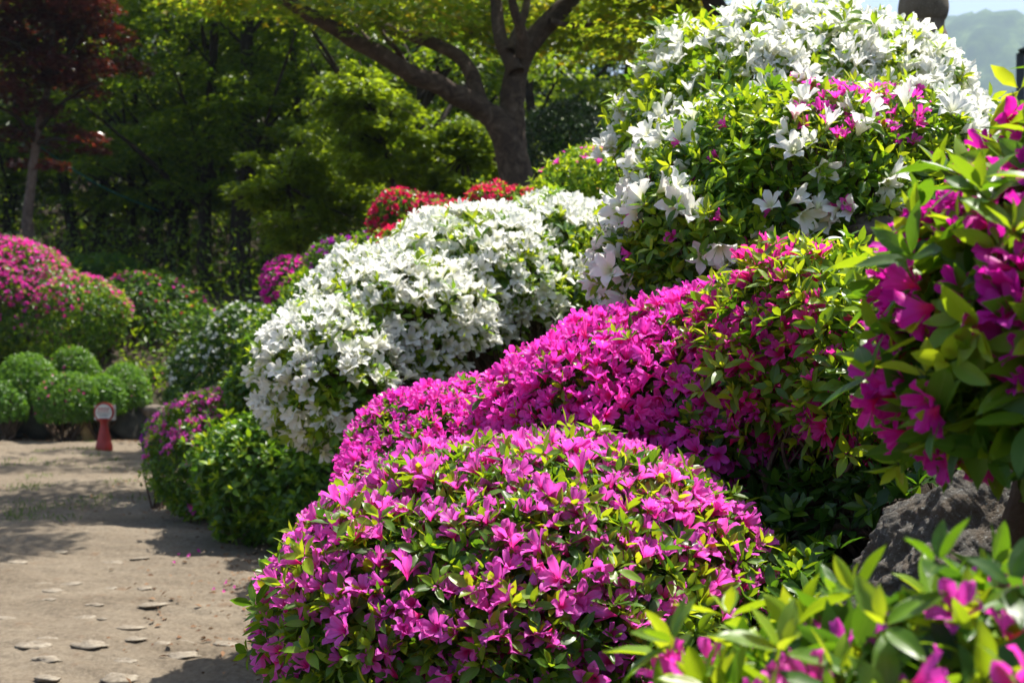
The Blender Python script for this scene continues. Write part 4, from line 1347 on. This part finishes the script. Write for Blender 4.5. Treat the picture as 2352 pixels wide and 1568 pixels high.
zc = 88 * U
v, f = box_arrays(-23 * U, 26 * U, 0.012, 0.018, zc - 18 * U, zc + 16 * U)
link('plate', make_mesh('plate', v, f, None, MAT['notice_white'], False), sg)
v, f = disc(23 * U, -0.018, 0.011, zc)
link('ring', make_mesh('ring', v, f, None, MAT['red'], False), sg)
v, f = disc(19 * U, -0.022, -0.017, zc - 1.0 * U)
face = link('notice', make_mesh('notice', v, f, None, MAT['notice_white'], False), sg)
vv = []
for k in range(4):                                   # a row of four square characters, too blurred to read
    x = (-12.6 + k * 6.6) * U
    z = zc + 5.0 * U
    for b_ in ((x, x + 5.2 * U, z + 4.2 * U, z + 5.3 * U), (x + 2 * U, x + 3.1 * U, z - 0.5 * U, z + 4.2 * U), (x, x + 5.2 * U, z + 1.3 * U, z + 2.2 * U), (x + 0.2 * U, x + 1.2 * U, z - 3.6 * U, z - 0.5 * U), (x + 0.2 * U, x + 5 * U, z - 4.2 * U, z - 3.3 * U)):
        vv.append(box_arrays(b_[0], b_[1], -0.0245 - 0.0002 * len(vv) % 0.001, -0.021, b_[2], b_[3]))


def join_quads(lst):
    V = np.concatenate([a for a, _ in lst])
    off = np.cumsum([0] + [len(a) for a, _ in lst[:-1]])
    return V, np.concatenate([b + o for (_, b), o in zip(lst, off)])


v, f = join_quads(vv)
link('lettering', make_mesh('lettering', v, f, None, MAT['notice_red'], False), face)
vv = [box_arrays(-16 * U, 16 * U, -0.0235, -0.021, zc - 3.6 * U, zc - 2.4 * U)]
for k in range(7):
    vv.append(box_arrays((-11 + k * 3.2) * U, (-8.8 + k * 3.2) * U, -0.0235, -0.021, zc - 9 * U, zc - 6.4 * U))
v, f = join_quads(vv)
link('small_print', make_mesh('small_print', v, f, None, MAT['notice_grey'], False), face)

# teal rope slung from the red maple
c0, c1 = P(80, 330, 24.3), P(365, 485, 27.5)
mid = (c0 + c1) / 2 - [0, 0, 0.12]
v, f = tubes([(curve_pts([c0, mid, c1], 24), np.full(24, 0.011))], 6)
rp = link('rope', make_mesh('rope', v - c0, f, None, plain('teal_rope', (0.02, 0.16, 0.14), 0.6)), None, c0)
tag(rp, 'thin teal rope slung from the red maple trunk into the woodland', 'rope')

# ------------------------------------------------------------------ litter, grass, fallen petals
r = np.random.default_rng(66)
n = 5200
y = r.uniform(4.6, 19, n)
s = np.abs(r.normal(size=n)) * 0.45
x = edge_x(y) + 0.35 - s
far = r.random(n) < 0.25
y[far] = 20.1 + r.normal(size=far.sum()) * 0.22
x[far] = r.uniform(-9, -3.6, far.sum())
z = np.maximum(path_z(x, y), np.where(bank_s(x, y) > 0, ground_z(x, y), -1)) + 0.008
pos = np.stack([x, y, z], 1)
dr = np.stack([r.normal(size=n), r.normal(size=n), r.normal(size=n) * 0.25], 1)
v, f, at = scatter(LEAF_LO[0] * [1, 1.2, 1.6], LEAF_LO[1], {'e': LEAF_LO[2]}, pos, frames(dr, UP + r.normal(size=(n, 3)) * 0.35), 0.036 * r.uniform(0.5, 1.4, n), {'v': r.random(n)})
lo = stuff(link('leaf_litter', make_mesh('leaf_litter', v, f, at, MAT['litter'])))
lo['label'] = 'reddish brown dry leaves strewn along the shaded edge of the path'
lo['category'] = 'leaf litter'
n = 2600
cx = r.uniform(-6, -1.6, 70)
cyy = r.uniform(10.5, 19.8, 70)
i = r.integers(0, 70, n)
x = cx[i] + r.normal(size=n) * 0.12
y = cyy[i] + r.normal(size=n) * 0.12
k = x < edge_x(y)
x, y = x[k], y[k]
n = len(x)
pos = np.stack([x, y, path_z(x, y) - 0.004], 1)
dr = unit(np.stack([r.normal(size=n) * 0.5, r.normal(size=n) * 0.5, np.ones(n)], 1))
v, f, at = scatter(LEAF_LO[0] * [1, 0.35, 1], LEAF_LO[1], {'e': LEAF_LO[2]}, pos, frames(dr, r.normal(size=(n, 3))), 0.05 * r.uniform(0.5, 1.3, n), {'v': r.random(n)})
go = stuff(link('grass', make_mesh('grass', v, f, at, MAT['grass'])))
go['label'] = 'thin grass tufts growing in the far part of the path'
go['category'] = 'grass'
# low ivy-like plants and dry leaves covering the bank under the shrubs
for nm, n, mt, ln, hz, lab, cat_ in (('ground_cover', 30000, 'clipped', 0.055, 0.10, 'low dark green ground cover on the bank under the azaleas', 'ground cover'),
                                     ('dry_leaves', 9000, 'litter', 0.042, 0.012, 'brown dry leaves fallen on the bank under the azaleas', 'leaf litter')):
    y = 1.6 + r.random(n) * 17.5
    s_ = r.random(n) ** 1.2 * 4.0
    x = edge_x(y) + 0.16 + s_
    q = np.stack([x, y, 0 * x], 1)
    k = (wave_noise(q, 2.4, 71) > -0.7) if nm == 'ground_cover' else np.ones(n, bool)
    x, y, q = x[k], y[k], q[k]
    n = len(x)
    zz = ground_z(x, y) + 0.05 * wave_noise(q, 2.2, 3) * np.clip(bank_s(x, y) * 2, 0, 1) + 0.012 + r.random(n) ** 1.5 * hz
    zz = np.maximum(zz, np.where(bank_s(x, y) < 0.29, 0.6 * bank_s(x, y) + 0.02, -9))
    dr = unit(np.stack([r.normal(size=n), r.normal(size=n), r.normal(size=n) * 0.3], 1))
    v, f, at = scatter(LEAF_LO[0] * [1, 1.25, 1], LEAF_LO[1], {'e': LEAF_LO[2]}, np.stack([x, y, zz], 1), frames(dr, UP + r.normal(size=(n, 3)) * 0.4), ln * r.uniform(0.6, 1.3, n), {'v': r.random(n) * (0.45 if nm == 'ground_cover' else 1)})
    o = stuff(link(nm, make_mesh(nm, v, f, at, MAT[mt])))
    o['label'] = lab
    o['category'] = cat_
for px, py in ((410, 1277), (435, 1284), (402, 1299), (493, 1353), (512, 1360), (540, 1350), (520, 1345), (455, 1268)):
    d = CAM_H * FPX / (py - 784)
    p = P(px, py, d)
    tv, tf, tt_, te = PINK[int(r.integers(0, 5))]
    o = link('fallen_flower', MESH_CACHE.setdefault(('fallen', int(r.integers(0, 3))), make_mesh('fallen_flower', tv, tf, {'t': np.minimum(tt_, 0.7), 'e': te, 'v': np.zeros(len(tv))}, MAT['magenta'])), None,
             (p[0], p[1], float(path_z(p[0], p[1])[0]) + 0.014))
    o.scale = (0.019, 0.019, 0.014)
    o.rotation_euler = (float(r.normal() * 0.5), float(r.normal() * 0.5), float(r.uniform(0, 6)))
    tag(o, 'fallen magenta azalea flower lying on the sandy path', 'flower', 'fallen flowers on the path')
